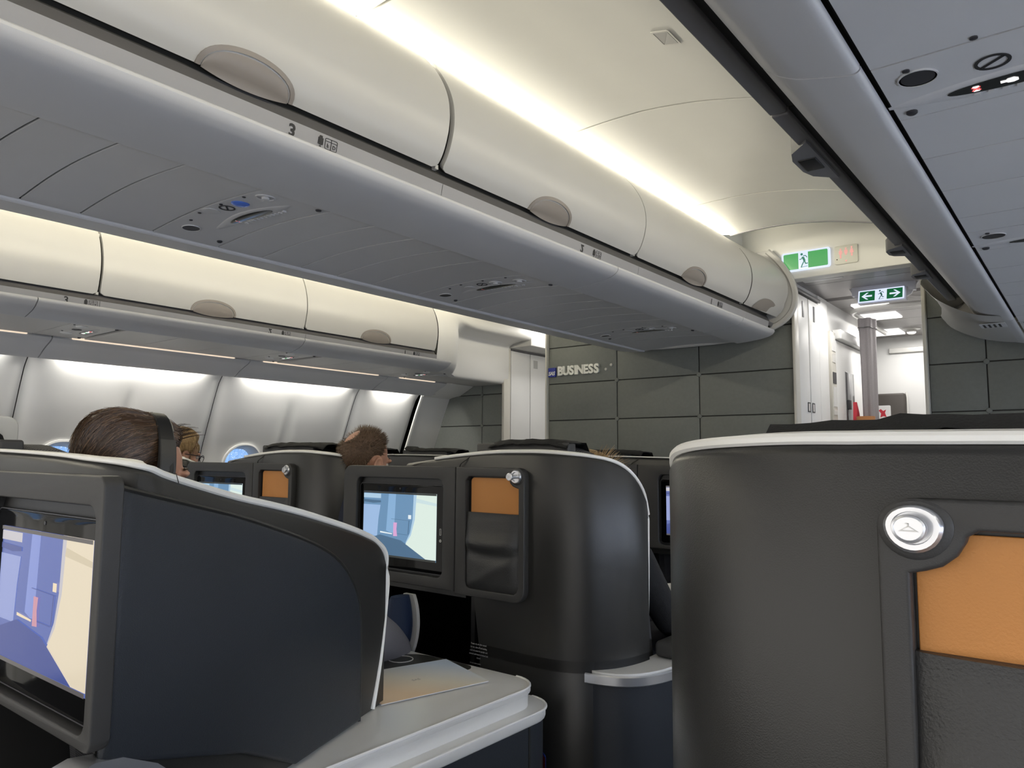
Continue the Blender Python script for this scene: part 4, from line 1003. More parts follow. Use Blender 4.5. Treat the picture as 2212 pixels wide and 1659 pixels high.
def pod_A(name_label, T, seed, pocket_open=True, cloth=True, out=.022, group='seat pods', hx=.52, ledge=True, mesh=None, hook_head=None, headw=.40, hz=1.228, cloth_x=(-.46, .46), card=False, ptop=1.022):
    """pod whose passenger sits at the aisle: screen, pocket and coat hook on its back, rounded wing on the aisle"""
    o = T((.3, 1.9, 0)); t = thing('seat_pod', o, name_label, 'seat pod', group)
    plan = smooth([(.07, 1.668), (.20, 1.662), (.40, 1.656), (.54, 1.650), (.62, 1.650), (.685, 1.662), (.740, 1.692), (.778, 1.738), (.800, 1.79), (.811, 1.845), (.814, 1.890)], 3)
    n = len(plan)
    key = [(.07, 1.158), (.20, 1.172), (.40, 1.190), (.54, 1.1935), (.62, 1.193), (.685, 1.189), (.740, 1.183), (.778, 1.173), (.800, 1.153), (.811, 1.114), (.814, 1.06)]
    tops = [p[1] for p in smooth(key, 3)]
    part('shell', shell_mb(plan, tops, [1.00 if p[0] < .345 else .62 for p in plan]).join(shell_mb([p for p in plan if p[0] > .34], [.66]*len([p for p in plan if p[0] > .34]), [.03]*len([p for p in plan if p[0] > .34]))).map(T), M_char, t, angle=50)
    inn = offset2(plan, .011)
    path = [(inn[i][0], inn[i][1], tops[i]+.0035) for i in range(n) if i >= 3]
    e = plan[-1]
    path = smooth(path[::2]+[(e[0]-.009, e[1]+.004, 1.022), (e[0]-.009, e[1]+.005, .98), (e[0]-.011, e[1]+.005, .80), (e[0]-.016, e[1]+.005, .625)], 3)
    part('edge_trim', MB().sweep(path, .022, .0092, up=(-.04, -.12, 1)).map(T), M_trim, t, angle=40)
    part('trim_tail', MB().loft([[(x, 1.668+.0*q, z-.012), (x, 1.664, z), (x, 1.69, z+.002), (x, 1.70, z-.012)] for x, z, q in ((.17, 1.162, 0), (.14, 1.160, 1), (.11, 1.155, 1), (.085, 1.145, 1), (.075, 1.13, 1))]).map(T), M_char2, t)
    part('shell_joint', MB().sweep([(.315, 1.652, 1.150), (.322, 1.650, 1.160), (.340, 1.655, 1.172), (.352, 1.662, 1.184)], .003, .003).map(T), M_gap, t)
    # monitor panel and pocket panel
    B = lambda u, v, w: T((u, 1.652-w, v))
    part('screen_bezel', plate([rr(-.188, .3195, .790, 1.150, .03, only=(0, .035, .035, 0)), rr(-.122, .271, .822, 1.112, .022)], .024, B, .003), M_char2, t)
    kx, kz = .552, 1.1265
    # pocket opening with the notch under the hook
    hole = [(.374, 1.124), (.514, 1.124), (.521, 1.120)] + [(kx+.0315*math.cos(R(a)), kz+.0315*math.sin(R(a))) for a in (200, 220, 240, 260)] + [(.5565, 1.093), (.5565, .824), (.550, .812), (.540, .806), (.380, .806), (.368, .811), (.362, .824), (.362, 1.112)]
    part('pocket_bezel', plate([rr(.3225, .5765, .784, 1.150, .03, only=(.0245, 0, 0, .035)), hole], .024, B, .003), M_char2, t)
    screen_unit(t, T, -.122, .271, .822, 1.112, 1.631, -.0965, .236, .863, 1.067, False)
    pouch(t, T, .362, .5565, .800, ptop, 1.124, 1.634)
    hook(t, T, kx, kz, 1.628, out)
    # footwell and lower body
    part('footwell', MB().prism([(-.19, 1.66, .79), (-.19, 2.32, .79), (.34, 2.32, .79), (.34, 1.66, .79)], (0, 0, -.02)).join(MB().box(-.20, -.185, 1.66, 2.32, .02, .79)).join(MB().box(.335, .350, 1.69, 2.32, .02, .79)).join(MB().box(-.19, .34, 2.30, 2.33, .02, .79)).map(T), M_black, t)
    lo = smooth([(.765, 1.695), (.815, 1.712), (.855, 1.748), (.880, 1.80), (.892, 1.86), (.894, 1.93)], 3)
    inn2 = [(.60, 1.70), (.60, 2.0), (.80, 2.0)]
    body = [(x, y) for x, y in lo]+[(.890, 2.66), (.62, 2.66)]+[(.60, 2.0), (.62, 1.70)]
    part('side_cabinet', MB().prism([(x-.006, y+.006, .03) for x, y in body], (0, 0, .565)).map(T), M_char3, t)
    part('cabinet_joint', MB().box(.886, .8905, 1.935, 1.945, .03, .59).map(T), M_gap, t)
    led = [(x, y) for x, y in lo]+[(.893, 2.05), (.80, 2.05), (.80, 1.90), (.79, 1.80), (.77, 1.74), (.745, 1.70)]
    part('console_ledge', MB().prism([(x, y, .615) for x, y in led], (0, 0, .014)).map(T), M_silver, t)
    part('ledge_edge', MB().sweep([(x+.002, y, .612) for x, y in smooth([(.735, 1.684), (.77, 1.690), (.82, 1.708), (.861, 1.745), (.887, 1.80), (.899, 1.86), (.901, 1.93), (.901, 2.6)], 3)], .010, .026).map(T), M_chrome, t)
    part('armrest', MB().box(.815, .895, 1.915, 2.50, .632, .675, .012).map(T), M_char2, t)
    part('console', MB().box(-.19, .30, 2.34, 2.78, .03, .61, .02).map(T), M_char3, t)
    part('console_top', MB().box(-.20, .31, 2.33, 2.80, .612, .626, .006).map(T), M_silver, t)
    seat_bits(t, T, hx, 1.745, seed, cloth, w=headw, mesh=mesh, hz=hz, cloth_x=cloth_x)
    if card:
        lines = ['Please only sit after seated', 'for taxi, take off and landing', 'seat back must be upright and', 'stowed and must be locked and', 'closed']
        for i, tx in enumerate(lines):
            part('placard_text', text_mb(tx, .0068, lambda u, v, w, i=i: T((.397+u*.80, 1.6535-w, .648-i*.0095-.00+v)), .0004), mat('placard_ink', (.30, .30, .30), .6), t)
        part('placard_text', text_mb('Life vest under console', .0055, lambda u, v, w: T((.385+u*.8, 1.6535-w, .594+v)), .0004), mat('placard_ink', (.30, .30, .30), .6), t)
    return t

WD = Vector((-.28, .71, 0)).normalized(); WN = Vector((.71, .28, 0)).normalized(); WL = math.hypot(.28, .71)
def wing(s, z, out=0): p = Vector((.81, .43, 0))+WD*(s*WL)+WN*out; return (p.x, p.y, z)
WZ = [(-.05, 1.173), (.18, 1.143), (.366, 1.109), (.556, 1.081), (.744, 1.048), (.88, 1.022), (.96, 1.004), (1.02, .988), (1.06, .968), (1.085, .940)]
def pod_B(name_label, T, seed, group='seat pods', cloth=False, full=True, hx=.10, hw=.42, hz=1.212, mesh=None):
    """pod whose passenger sits away from the aisle: screen beside the aisle, long slanting wing, console outside it"""
    t = thing('seat_pod', T((.3, .9, 0)), name_label, 'seat pod', group)
    rear = [(-.24, .474, 1.187), (.0, .470, 1.186), (.30, .466, 1.182), (.55, .460, 1.176), (.66, .460, 1.171), (.735, .470, 1.167), (.776, .500, 1.160)]
    W = [wing(s, z, -.004) for s, z in WZ[1:]]
    pts = smooth(rear+W, 3)
    plan = [(p[0], p[1]) for p in pts]; tops = [p[2] for p in pts]
    bots = [.80 if p[1] < .50 else .622 for p in plan]
    part('shell', shell_mb(plan, tops, bots, th=.034).map(T), M_char, t, angle=50)
    inn = offset2(plan, .014)
    path = [(inn[i][0], inn[i][1], tops[i]+.0035) for i in range(0, len(plan), 2)]
    a = path[:-2]
    fr = [wing(1.078, .965, -.016), wing(1.098, .940, -.016), wing(1.103, .90, -.016), wing(1.094, .84, -.016), wing(1.06, .72, -.014), wing(1.012, .6235, -.012)]
    part('edge_trim', MB().sweep(smooth(a+fr, 3), .028, lambda f: .005+.008*min(1, max(0, (f-.18)/.35)), up=(.10, .01, 1)).map(T), M_trim, t, angle=40)
    part('trim_joint', MB().sweep([wing(.176, 1.139, .001), wing(.176, 1.1525, -.004), wing(.176, 1.1525, -.028)], .0012, .0012).map(T), M_gap, t)
    for x in (-.05,):
        part('shell_joint', MB().sweep([(x+.30, .464, 1.150), (x+.315, .461, 1.162), (x+.335, .464, 1.172), (x+.345, .470, 1.180)], .003, .003).map(T), M_gap, t)
    # front return of the wing
    part('wing_front', MB().loft([[wing(s-.012, z, -.006), wing(s, z, -.010), wing(s, z, -.030), wing(s-.012, z, -.034)] for s, z in ((1.004, .625), (1.055, .73), (1.088, .85), (1.094, .92), (1.07, .962))]).map(T), M_char, t)
    # padded panel on the aisle side
    pad = smooth([(.03, 1.136), (.20, 1.107), (.37, 1.077), (.584, 1.030), (.70, .998), (.78, .966), (.845, .922), (.885, .872), (.902, .80), (.908, .625)], 4)
    pad = [(s*WL, z) for s, z in pad]+[(.60*WL, .626), (.40*WL, .70), (.02, .79)]
    part('side_panel', plate([pad], .022, lambda u, v, w: T(wing(u/WL, v, -.010+w)), .0085), M_char3, t, angle=60)
    part('highlight_ridge', MB().sweep([wing(q[0]/WL, q[1], .0075) for q in pad[:-3]], .0042, 0, sides=8).map(T), M_char, t)  # thin ridge added along the pad's edge to catch a highlight
    # screen panel
    B = lambda u, v, w: T((u, .456-w, v))
    part('screen_bezel', plate([rr(.305, .814, .806, 1.152, .03, only=(.016, 0, 0, .016)), rr(.400, .793, .822, 1.112, .022)], .026, B, .003), M_char2, t)
    part('pocket_bezel', plate([rr(.05, .302, .800, 1.152, .03, only=(0, .030, .035, 0)), rr(.07, .262, .820, 1.12, .02)], .026, B, .003), M_char2, t)
    screen_unit(t, T, .400, .793, .822, 1.112, .434, .432, .7645, .863, 1.066, True)
    pouch(t, T, .07, .262, .815, 1.022, 1.120, .438)
    hook(t, T, .075, 1.128, .430, .012)
    part('footwell', MB().prism([(.30, .47, .80), (.74, .47, .80), (.545, 1.00, .80), (.30, 1.00, .80)], (0, 0, -.02)).join(MB().box(.30, .315, .47, 1.0, .02, .79)).join(MB().box(.30, .54, .98, 1.0, .02, .79)).map(T), M_black, t)
    part('lower_shell', MB().box(.02, .30, .46, .49, .02, .80, .004).map(T), M_char, t)
    # console with its metal top, lower lip and cabinet
    ol = rr(.02, .695, .56, 1.560, .07, 8, only=(.085, .10, 0, 0))
    ol = [(x, y) for x, y in ol if not (y < .57 and x > .6)]+[(.695, .47)] if False else rr(.02, .695, .50, 1.560, .07, 8, only=(.085, .10, .0, .0))
    part('console_top', plate([ol], .016, lambda u, v, w: T((u, v, .604+w)), .003).map(lambda p: p), M_silver, t, angle=30)
    ol2 = rr(.03, .690, .50, 1.553, .07, 8, only=(.080, .10, .0, .0))
    part('console_riser', MB().prism([(x, y, .570) for x, y in ol2], (0, 0, .037)).map(T), M_silver, t, angle=30)
    edge_ = [(x, y) for x, y in ol if y > .55 and x > .15]
    edge_ = sorted(edge_, key=lambda q: math.atan2(q[1]-1.0, q[0]-.30))
    edge_ = [(.695, .52)]+edge_
    part('console_glint', MB().sweep([(x-.002, y-.001, .6185) for x, y in edge_], .007, .007).map(T), M_glint, t)  # pale strip painting the reflection along the rounded console edge
    part('lip_glint', MB().sweep([(x+.029, y+.024, .5695) for x, y in edge_], .008, .007).map(T), M_glint, t)  # the same painted reflection on the lower lip
    ol3 = rr(.02, .728, .46, 1.588, .07, 8, only=(.10, .10, .0, .0))
    part('console_lip', plate([ol3], .026, lambda u, v, w: T((u, v, .546+w)), .005), M_silver, t, angle=30)
    part('console_cabinet', MB().prism([(x, y, .03) for x, y in rr(.03, .722, .46, 1.582, .07, 8, only=(.095, .10, 0, 0))], (0, 0, .514)).map(T), M_char3, t)
    part('cabinet_joint', MB().box(.719, .7235, 1.46, 1.466, .03, .545).map(T), M_gap, t)
    part('corner_cap', MB().loft([[wing(s, zt, .014), wing(s, zt, -.03), wing(s, .56, -.03), wing(s, .56, .014)] for s, zt in ((-.045, .796), (.0, .800), (.06, .790), (.14, .760), (.24, .70), (.32, .64), (.36, .61))]).map(T), M_chrome, t, angle=50)
    part('cup_mat', plate([rr(.22, .475, 1.36, 1.552, .05, 8, only=(.03, .09, .02, .02))], .0015, lambda u, v, w: T((u, v, .6202+w))), mat('console_black_inlay', (.035, .035, .03), .35), t)
    part('cup_ring', plate([circ(.268, 1.474, .035, 30), circ(.268, 1.474, .032, 30)], .0012, lambda u, v, w: T((u, v, .6216+w))), M_silver, t)
    seat_bits(t, T, hx, .505, seed, cloth, w=hw, mesh=mesh, hz=hz)
    return t

I = lambda p: tuple(p)
RT = lambda p: (2.268-p[0]-.06*max(0, p[0]-.574), p[1]-1.047, p[2]+.009*max(0, min(1, (1.165-p[2])/.04))+(.008*max(0, min(1, (p[0]-.60)/.20)) if p[2] > 1.03 else 0))
podR = pod_A('nearest charcoal seat pod at the right, large tan pocket and round silver coat hook', RT, 3, out=.012, hx=.46, headw=.43, hz=1.213, cloth_x=(-.53, .52), ptop=1.040)
podB = pod_B('charcoal seat pod at the lower left with slanting padded side and silver console', I, 5, mesh=M_mesh)
podM = pod_A('charcoal seat pod in the middle with bright screen and tan pocket above the dark footwell', I, 2, out=.026, card=True, cloth_x=(-.42, .30), hx=.53)
podK = pod_A('charcoal seat pod behind the bald man, half hidden, small tan pocket beside its screen', shift(-1.13, .05), 4, out=.008, mesh=M_mesh2, hx=.44, headw=.42)
podN = pod_B('front row seat pod seen through the narrow gap, its blue screen cut off', shift(-.05, 2.42), 6, cloth=True)
podD = pod_B('front row seat pod before the tall white doors, black cloth over its headrest', shift(-1.15, 2.42), 7, cloth=True, hz=1.222)
podA1 = pod_B('window seat pod in front of the woman in glasses, only its cream edge showing', shift(-2.20, 1.23), 8)
podA2 = pod_A('front window seat pod almost hidden behind the bald man', shift(-2.20, 1.26), 9, mesh=M_mesh2)

# small things on and around the pods
mc = thing('menu_card', (.43, 1.35, .621), 'pale peach and blue folded menu card lying on the silver console', 'card')
M_card = mat('menu_card_print', (.72, .72, .72), .5)
nt = M_card.node_tree; b_ = nt.nodes['Principled BSDF']
tc = nt.nodes.new('ShaderNodeTexCoord'); gr_ = nt.nodes.new('ShaderNodeValToRGB'); sp_ = nt.nodes.new('ShaderNodeSeparateXYZ'); mth = nt.nodes.new('ShaderNodeMath'); mth.operation = 'MULTIPLY_ADD'
nt.links.new(tc.outputs['Generated'], sp_.inputs[0]); ad = nt.nodes.new('ShaderNodeMath'); ad.operation = 'ADD'
mu = nt.nodes.new('ShaderNodeMath'); mu.operation = 'MULTIPLY'; mu.inputs[1].default_value = -.35; nt.links.new(sp_.outputs[0], mu.inputs[0])
nt.links.new(sp_.outputs[1], ad.inputs[0]); nt.links.new(mu.outputs[0], ad.inputs[1]); nt.links.new(ad.outputs[0], gr_.inputs[0])
e_ = gr_.color_ramp.elements; e_[0].position = 0; e_[0].color = (.80, .60, .40, 1); e_[1].position = .75; e_[1].color = (.62, .72, .86, 1)
x_ = e_.new(.32); x_.color = (.80, .74, .62, 1)
nt.links.new(gr_.outputs[0], b_.inputs['Base Color'])
Q = [(.520, 1.178), (.592, 1.468), (.372, 1.546), (.283, 1.262)]
part('front_cover', MB().prism([(x, y, .6250) for x, y in Q], (0, 0, .0006)), M_card, mc)
part('inner_leaf', MB().prism([(x*.99+.005, y*.998+.002, .6232) for x, y in Q], (0, 0, .0012)), M_paper, mc)
ax = (Vector(Q[1])-Vector(Q[0])).normalized(); bx = Vector((-ax.y, ax.x)); cQ = Vector((.447, 1.358))
part('printed_logo', text_mb('SAS', .016, lambda u, v, w: ((cQ+ax*(u*.9)+bx*v).x, (cQ+ax*(u*.9)+bx*v).y, .6257+w), .0003), mat('faint_print', (.50, .46, .40), .6), mc)
sc_ = thing('safety_card', (.60, 1.64, .25), 'blue card with a dark red corner tucked low beside the silver console', 'card')
f_ = lambda u, v, w: (u, 1.645-w, v)
part('card_sheet', plate([rr(.46, .640, .16, .412, .012)], .002, f_), mat('card_blue', (.012, .035, .20), .4), sc_)
part('card_corner', plate([[(.590, .411), (.628, .411), (.639, .400), (.639, .20), (.630, .30), (.612, .36)]], .0006, lambda u, v, w: f_(u, v, w+.002)), mat('card_red', (.12, .012, .012), .4), sc_)
part('card_print', plate([rr(.50, .605, .18, .365, .006), rr(.5025, .6025, .1825, .3625, .005)], .0006, lambda u, v, w: f_(u, v, w+.002)).join(text_mb('INFO', .030, lambda u, v, w: f_(.545+u, .385+v, w+.002), .0006)), mat('card_print_pale', (.40, .46, .55), .5), sc_)
# white divider and black cushion of the window seat at the left frame edge
wdv = thing('seat_divider', (-1.75, 1.1, .9), 'white rounded divider panel with a black pad at the left frame edge', 'divider')
def dv(u, v, w): return (-1.62-w+.0*u, 1.0+u, v)
part('panel', plate([rr(-.40, .125, .70, 1.330, .06, only=(.045, .03, .02, .02))], .03, dv, .006), M_white, wdv)
part('pad', MB().ball((-1.60, .93, 1.235), (.045, .14, .055)), M_cloth, wdv)

# ================================================================== PEOPLE
import numpy as np
def mesh_data(ob):
    dg = bpy.context.evaluated_depsgraph_get(); return D.meshes.new_from_object(ob.evaluated_get(dg))
def head_frame(H, pitch, yaw, roll=0):
    return Matrix.Translation(H) @ Matrix.Rotation(R(yaw), 4, 'Z') @ Matrix.Rotation(R(-pitch), 4, 'X') @ Matrix.Rotation(R(roll), 4, 'Y')
def head_shape():
    m = MB()
    for c, r in (((0, -.012, .030), (.074, .094, .088)), ((0, .030, -.035), (.060, .060, .078)), ((0, .054, -.094), (.034, .032, .026)), ((0, .015, -.075), (.055, .055, .042)),
                 ((.034, .050, -.036), (.026, .030, .032)), ((-.034, .050, -.036), (.026, .030, .032)), ((0, .094, -.040), (.013, .019, .012)), ((0, .087, -.016), (.009, .013, .028)),
                 ((.028, .077, .012), (.027, .014, .010)), ((-.028, .077, .012), (.027, .014, .010)), ((0, .082, -.066), (.022, .011, .007)), ((0, .081, -.076), (.019, .011, .006))):
        m.ball(c, r, 20, 12)
    for s in (1, -1):
        rot = Matrix.Rotation(R(18*s), 3, 'Z') @ Matrix.Rotation(R(-12), 3, 'X')
        m.ball((s*.076, -.006, -.018), (.007, .019, .030), 14, 10, rot)
        rim = [(s*(.080+.004*math.sin(a)), -.004-.020*math.cos(a)*.9, -.016+.031*math.sin(a)) for a in [R(q) for q in range(-60, 241, 25)]]
        m.sweep(rim, .0048, 0, sides=8, up=(s, 0, 0))
        m.ball((s*.074, .006, -.044), (.007, .009, .010), 10, 8)
    return m
def person(label, H, pitch, yaw, joints, shirt, trousers, roll=0, sleeves=True, group=None, skin=None, fingers=()):
    """joints: dict of world points. One continuous body: skin-modifier limbs fused with the modelled head."""
    FM = head_frame(H, pitch, yaw, roll); P = lambda p: FM @ Vector(p)
    neck_top = P((0, -.028, -.07)); J = {k: Vector(v) for k, v in joints.items()}
    nb = J['neck']
    nodes = [('pelvis', J['pelvis'], .135, 't'), ('waist', J['pelvis'].lerp(nb, .35), .125, 's'), ('chest', J['pelvis'].lerp(nb, .74), .150, 's'), ('nb', nb, .075, 's'), ('nt', neck_top, .056, 'k')]
    edges = [(0, 1), (1, 2), (2, 3), (3, 4)]
    def limb(start, pts):
        prev = start
        for p, r, t in pts:
            nodes.append(('', Vector(p), r, t)); edges.append((prev, len(nodes)-1)); prev = len(nodes)-1
        return prev
    for s in ('r', 'l'):
        sg = 1 if s == 'r' else -1
        sh = J.get('sh_'+s, nb+Vector((sg*.175, .0, -.075))); el = J['el_'+s]; wr = J['wr_'+s]
        hd = J.get('hand_'+s, wr+(wr-el).normalized()*.09)
        w = limb(2, [(sh, .066, 's'), (sh.lerp(el, .5), .052, 's'), (el, .045, 's'), (el.lerp(wr, .5), .039, 's' if sleeves else 'k'), (wr, .028, 'k'), (wr.lerp(hd, .75), .034, 'k')])
        palm = nodes[w][1]; ax = (hd-wr).normalized(); side = ax.cross(Vector((0, 0, 1))).normalized() if abs(ax.z) < .95 else Vector((1, 0, 0)); nrm = side.cross(ax)
        for k, (o, L) in enumerate(((-.030, .062), (-.010, .072), (.010, .068), (.029, .054))):
            b = palm+side*o+ax*.018
            limb(w, [(b, .0125, 'k'), (b+ax*L*.5-nrm*L*.10, .0112, 'k'), (b+ax*L*.85-nrm*L*.38, .0100, 'k')])
        tb = palm-ax*.030+side*(-sg*.034)
        limb(w, [(tb, .0125, 'k'), (tb+ax*.030+side*(-sg*.014), .0105, 'k'), (tb+ax*.055+side*(-sg*.012)-nrm*.012, .0088, 'k')])
        hip = J['pelvis']+Vector((sg*.095, .02, -.02)); kn = J['kn_'+s]; an = J['an_'+s]
        limb(0, [(hip, .098, 't'), (hip.lerp(kn, .5), .088, 't'), (kn, .066, 't'), (kn.lerp(an, .45), .058, 't'), (an, .046, 't')])
    me = D.meshes.new('b'); me.from_pydata([tuple(n[1]) for n in nodes], edges, []); ob = D.objects.new('b', me); COL.objects.link(ob)
    ob.modifiers.new('s', 'SKIN'); 
    for i, n in enumerate(nodes):
        me.skin_vertices[0].data[i].radius = (n[2], n[2]*(.78 if n[0] in ('chest', 'waist', 'pelvis') else 1)); me.skin_vertices[0].data[i].use_root = (i == 0)
    sb = ob.modifiers.new('u', 'SUBSURF'); sb.levels = 2; sb.render_levels = 2
    bd = mesh_data(ob); D.objects.remove(ob)
    m = MB(); m.add([tuple(v.co) for v in bd.vertices], [tuple(p.vertices) for p in bd.polygons])
    hm = head_shape(); hm.map(lambda p: tuple(P(p))); m.join(hm)
    # neck column so that the head and the trunk are one surface
    m.sweep([P((0, -.022, -.03)), neck_top, nb+Vector((0, 0, .01)), nb-Vector((0, 0, .04))], .056, 0, sides=16)
    me = D.meshes.new('f'); me.from_pydata(m.v, [], m.f); ob = D.objects.new('f', me); COL.objects.link(ob)
    rm = ob.modifiers.new('r', 'REMESH'); rm.mode = 'VOXEL'; rm.voxel_size = .0052; rm.use_smooth_shade = True
    sm = ob.modifiers.new('m', 'SMOOTH'); sm.iterations = 4; sm.factor = .5
    fd = mesh_data(ob); D.objects.remove(ob)
    bm_ = bmesh.new(); bm_.from_mesh(fd); bm_.verts.ensure_lookup_table(); seen = set(); isl = []
    for v0 in bm_.verts:
        if v0.index in seen: continue
        st_ = [v0]; seen.add(v0.index); cur = [v0]
        while st_:
            for e_ in st_.pop().link_edges:
                for w_ in e_.verts:
                    if w_.index not in seen: seen.add(w_.index); st_.append(w_); cur.append(w_)
        isl.append(cur)
    isl.sort(key=len, reverse=True)
    bmesh.ops.delete(bm_, geom=[v for q in isl[1:] for v in q], context='VERTS'); bm_.to_mesh(fd); bm_.free()
    n = len(fd.vertices); co = np.empty(n*3); fd.vertices.foreach_get('co', co); co = co.reshape(-1, 3)
    pc = np.empty(len(fd.polygons)*3); fd.polygons.foreach_get('center', pc); pc = pc.reshape(-1, 3)
    best = np.full(len(pc), 1e9); lab = np.zeros(len(pc), int); code = {'k': 0, 's': 1, 't': 2}
    for a, b in edges:
        A = np.array(nodes[a][1]); B = np.array(nodes[b][1]); d = B-A; L = max(1e-9, d@d)
        t = np.clip(((pc-A)@d)/L, 0, 1); q = A+t[:, None]*d; r = nodes[a][2]*(1-t)+nodes[b][2]*t
        dist = np.linalg.norm(pc-q, axis=1)-r; k = dist < best; best[k] = dist[k]
        la, lb = code[nodes[a][3]], code[nodes[b][3]]
        lab[k] = np.where(t[k] < (.92 if nodes[b][3] == 'k' else .5), la, lb)
    inv = FM.inverted(); loc = (np.c_[pc, np.ones(len(pc))] @ np.array(inv).T)[:, :3]
    lab[(np.linalg.norm(loc-np.array((0, .01, -.02)), axis=1) < .145) & (loc[:, 2] > -.135)] = 0
    org = (J['pelvis'].x, J['pelvis'].y, J['pelvis'].z-.12)
    co -= np.array(org); fd.vertices.foreach_set('co', co.ravel())
    fd.materials.clear()
    for mm in (skin or M_skin, shirt, trousers): fd.materials.append(mm)
    fd.polygons.foreach_set('material_index', lab.astype(np.int32)); fd.polygons.foreach_set('use_smooth', [True]*len(fd.polygons)); fd.update()
    o = D.objects.new('person', fd); COL.objects.link(o); o.location = org; ORG[o.name] = org
    tag(o, label, 'person', group)
    for s in (1, -1):
        part('eye', MB().ball(P((s*.030, .0705, -.006)), (.0118,)*3, 14, 10).join(MB().ball(P((s*.030, .0800, -.006)), (.0052, .0035, .0052), 12, 8), 1), [mat('eye_white', (.42, .38, .35), .2), M_ink], o)
        part('eyebrow', MB().sweep([P((s*(.012+.036*k/5), .0905-.020*(k/5)**2, .017+.006*math.sin(k/5*2.4))) for k in range(6)], .0045, .006), M_brown, o)
    return o, FM
def hair(o, FM, thick, keep, comb, mats, n_str, L, lift, seed, base_noise=.004, rad=.0009, cols=.35, seg=5, radial=0):
    """hair mass over the skull with combed strands; keep(d) > 0 where hair grows"""
    rnd = random.Random(seed); c = Vector((0, -.012, .030)); ax = (.0755, .0955, .0895)
    def rad_of(d): return 1/math.sqrt((d.x/ax[0])**2+(d.y/ax[1])**2+(d.z/ax[2])**2)
    def surf(d, e=0):
        k = keep(d); t = thick(d); f = max(-1, min(1, k*5))
        return rad_of(d)+(t*f if f > 0 else .012*f)+e
    rows = []
    for i in range(57):
        th = math.pi*min(.985, max(.012, i/56)); row = []
        for j in range(84):
            ph = 2*math.pi*j/84; d = Vector((math.sin(th)*math.cos(ph), math.sin(th)*math.sin(ph), math.cos(th)))
            cb = comb(d); cb = (cb-d*cb.dot(d)); cb = cb.normalized() if cb.length > 1e-4 else Vector((0, 1, 0))
            sd = cb.cross(d); q = d.dot(cb)
            nz = noise.noise((d.dot(sd)*9+sd.x*4, (d.x+d.y)*2.2+seed, d.z*2.2))
            nz2 = noise.noise((d.x*16+sd.y*3, d.y*16, d.z*16+seed))
            row.append(FM @ (c+d*surf(d, base_noise*nz+base_noise*.5*nz2)))
        rows.append(row)
    m = MB().grid(rows, cv=True, mi=0)
    k = 0
    while k < n_str:
        d = Vector((rnd.gauss(0, 1), rnd.gauss(0, 1), rnd.gauss(0, 1))).normalized()
        if keep(d) < .03: continue
        k += 1; pts = []; l = L*rnd.uniform(.55, 1.25); up = lift*rnd.uniform(0, 1); dd = d.copy(); jit = Vector((rnd.uniform(-1, 1), rnd.uniform(-1, 1), rnd.uniform(-1, 1)))*.22
        for q in range(seg+1):
            f = q/seg; pts.append(FM @ (c+dd*(surf(dd) if keep(dd) > -.2 else rad_of(dd)+.004) + dd*(.0004+up*f*f+radial*l*f)))
            cb = comb(dd)+jit; cb = cb-dd*cb.dot(dd); 
            if cb.length > 1e-4 and radial < .5: dd = (dd+cb.normalized()*(l/seg)/.095).normalized()
            elif radial >= .5: dd = (dd+cb*.02).normalized()
        rr_ = rad*rnd.uniform(.6, 1.2)
        m.sweep(pts, lambda f, rr_=rr_: rr_*(1-.75*f), 0, sides=3, mi=1 if rnd.random() < cols else 0, cap=False)
    return part('hair', m, mats, o, angle=80)
def sstep(a, b, x): t = max(0, min(1, (x-a)/(b-a))); return t*t*(3-2*t)
def keep_std(d, front=.50, temple=-.12, nape=-.70):
    y = d.y
    zmin = nape+(temple-nape)*sstep(-.55, -.10, y)
    zmin += (front-temple)*sstep(.30, .62, y)
    return d.z-zmin

# --- man with headphones
H1 = Vector((.085, .826, 1.130))
man, F1 = person('man with swept back brown hair and black headphones, in the left pod', H1, 4, -4,
    dict(neck=(.055, .745, .965), pelvis=(.10, .84, .58), el_r=(.33, .80, .72), wr_r=(.20, 1.03, .66), el_l=(-.20, .80, .72), wr_l=(-.04, 1.05, .68), kn_r=(.235, 1.315, .715), an_r=(.165, 1.545, .60), kn_l=(-.02, 1.30, .60), an_l=(-.02, 1.55, .30)), M_shirt_grey, M_trouser)
hair(man, F1, lambda d: .009+.015*sstep(-.1, .7, d.z)+.036*sstep(0, -.9, d.y)*sstep(-.7, .1, d.z), lambda d: keep_std(d, .50, -.02, -.62),
     lambda d: Vector((.25*d.x+.10, -1.0+.2*d.y, -.42 if d.y < .2 else .35)), [M_brown, M_brown2], 2300, .075, .006, 3, .0045, .0010, .38)
fr_ = MB(); rnd = random.Random(5)
for k in range(150):      # longer locks standing out over the forehead and at the crown
    front = k < 60
    d = Vector((rnd.uniform(-.6, .6), rnd.uniform(.45, .75), rnd.uniform(.6, .9))) if front else Vector((rnd.uniform(-.5, .5), rnd.uniform(-.9, -.5), rnd.uniform(.2, .7)))
    d.normalize(); p = Vector((0, -.012, .03))+d*.098; v = Vector((d.x*.4+.15, .75, .20)).normalized() if front else Vector((.05, -.9, -.15)).normalized(); L = rnd.uniform(.02, .055)
    fr_.sweep([F1 @ (p+v*L*f+d*(.010*math.sin(2.6*f))) for f in (0, .3, .6, 1)], lambda f: .0011*(1-.8*f), 0, sides=3, mi=int(rnd.random() < .4), cap=False)
part('hair_locks', fr_, [M_brown, M_brown2], man, kind='stuff')
part('trouser_leg', MB().sweep(smooth([(.12, .86, .56), (.18, 1.08, .63), (.232, 1.300, .705), (.222, 1.40, .69), (.185, 1.50, .635), (.165, 1.545, .60)], 4), lambda f: .088-.034*f, 0, sides=20), M_trouser, man)
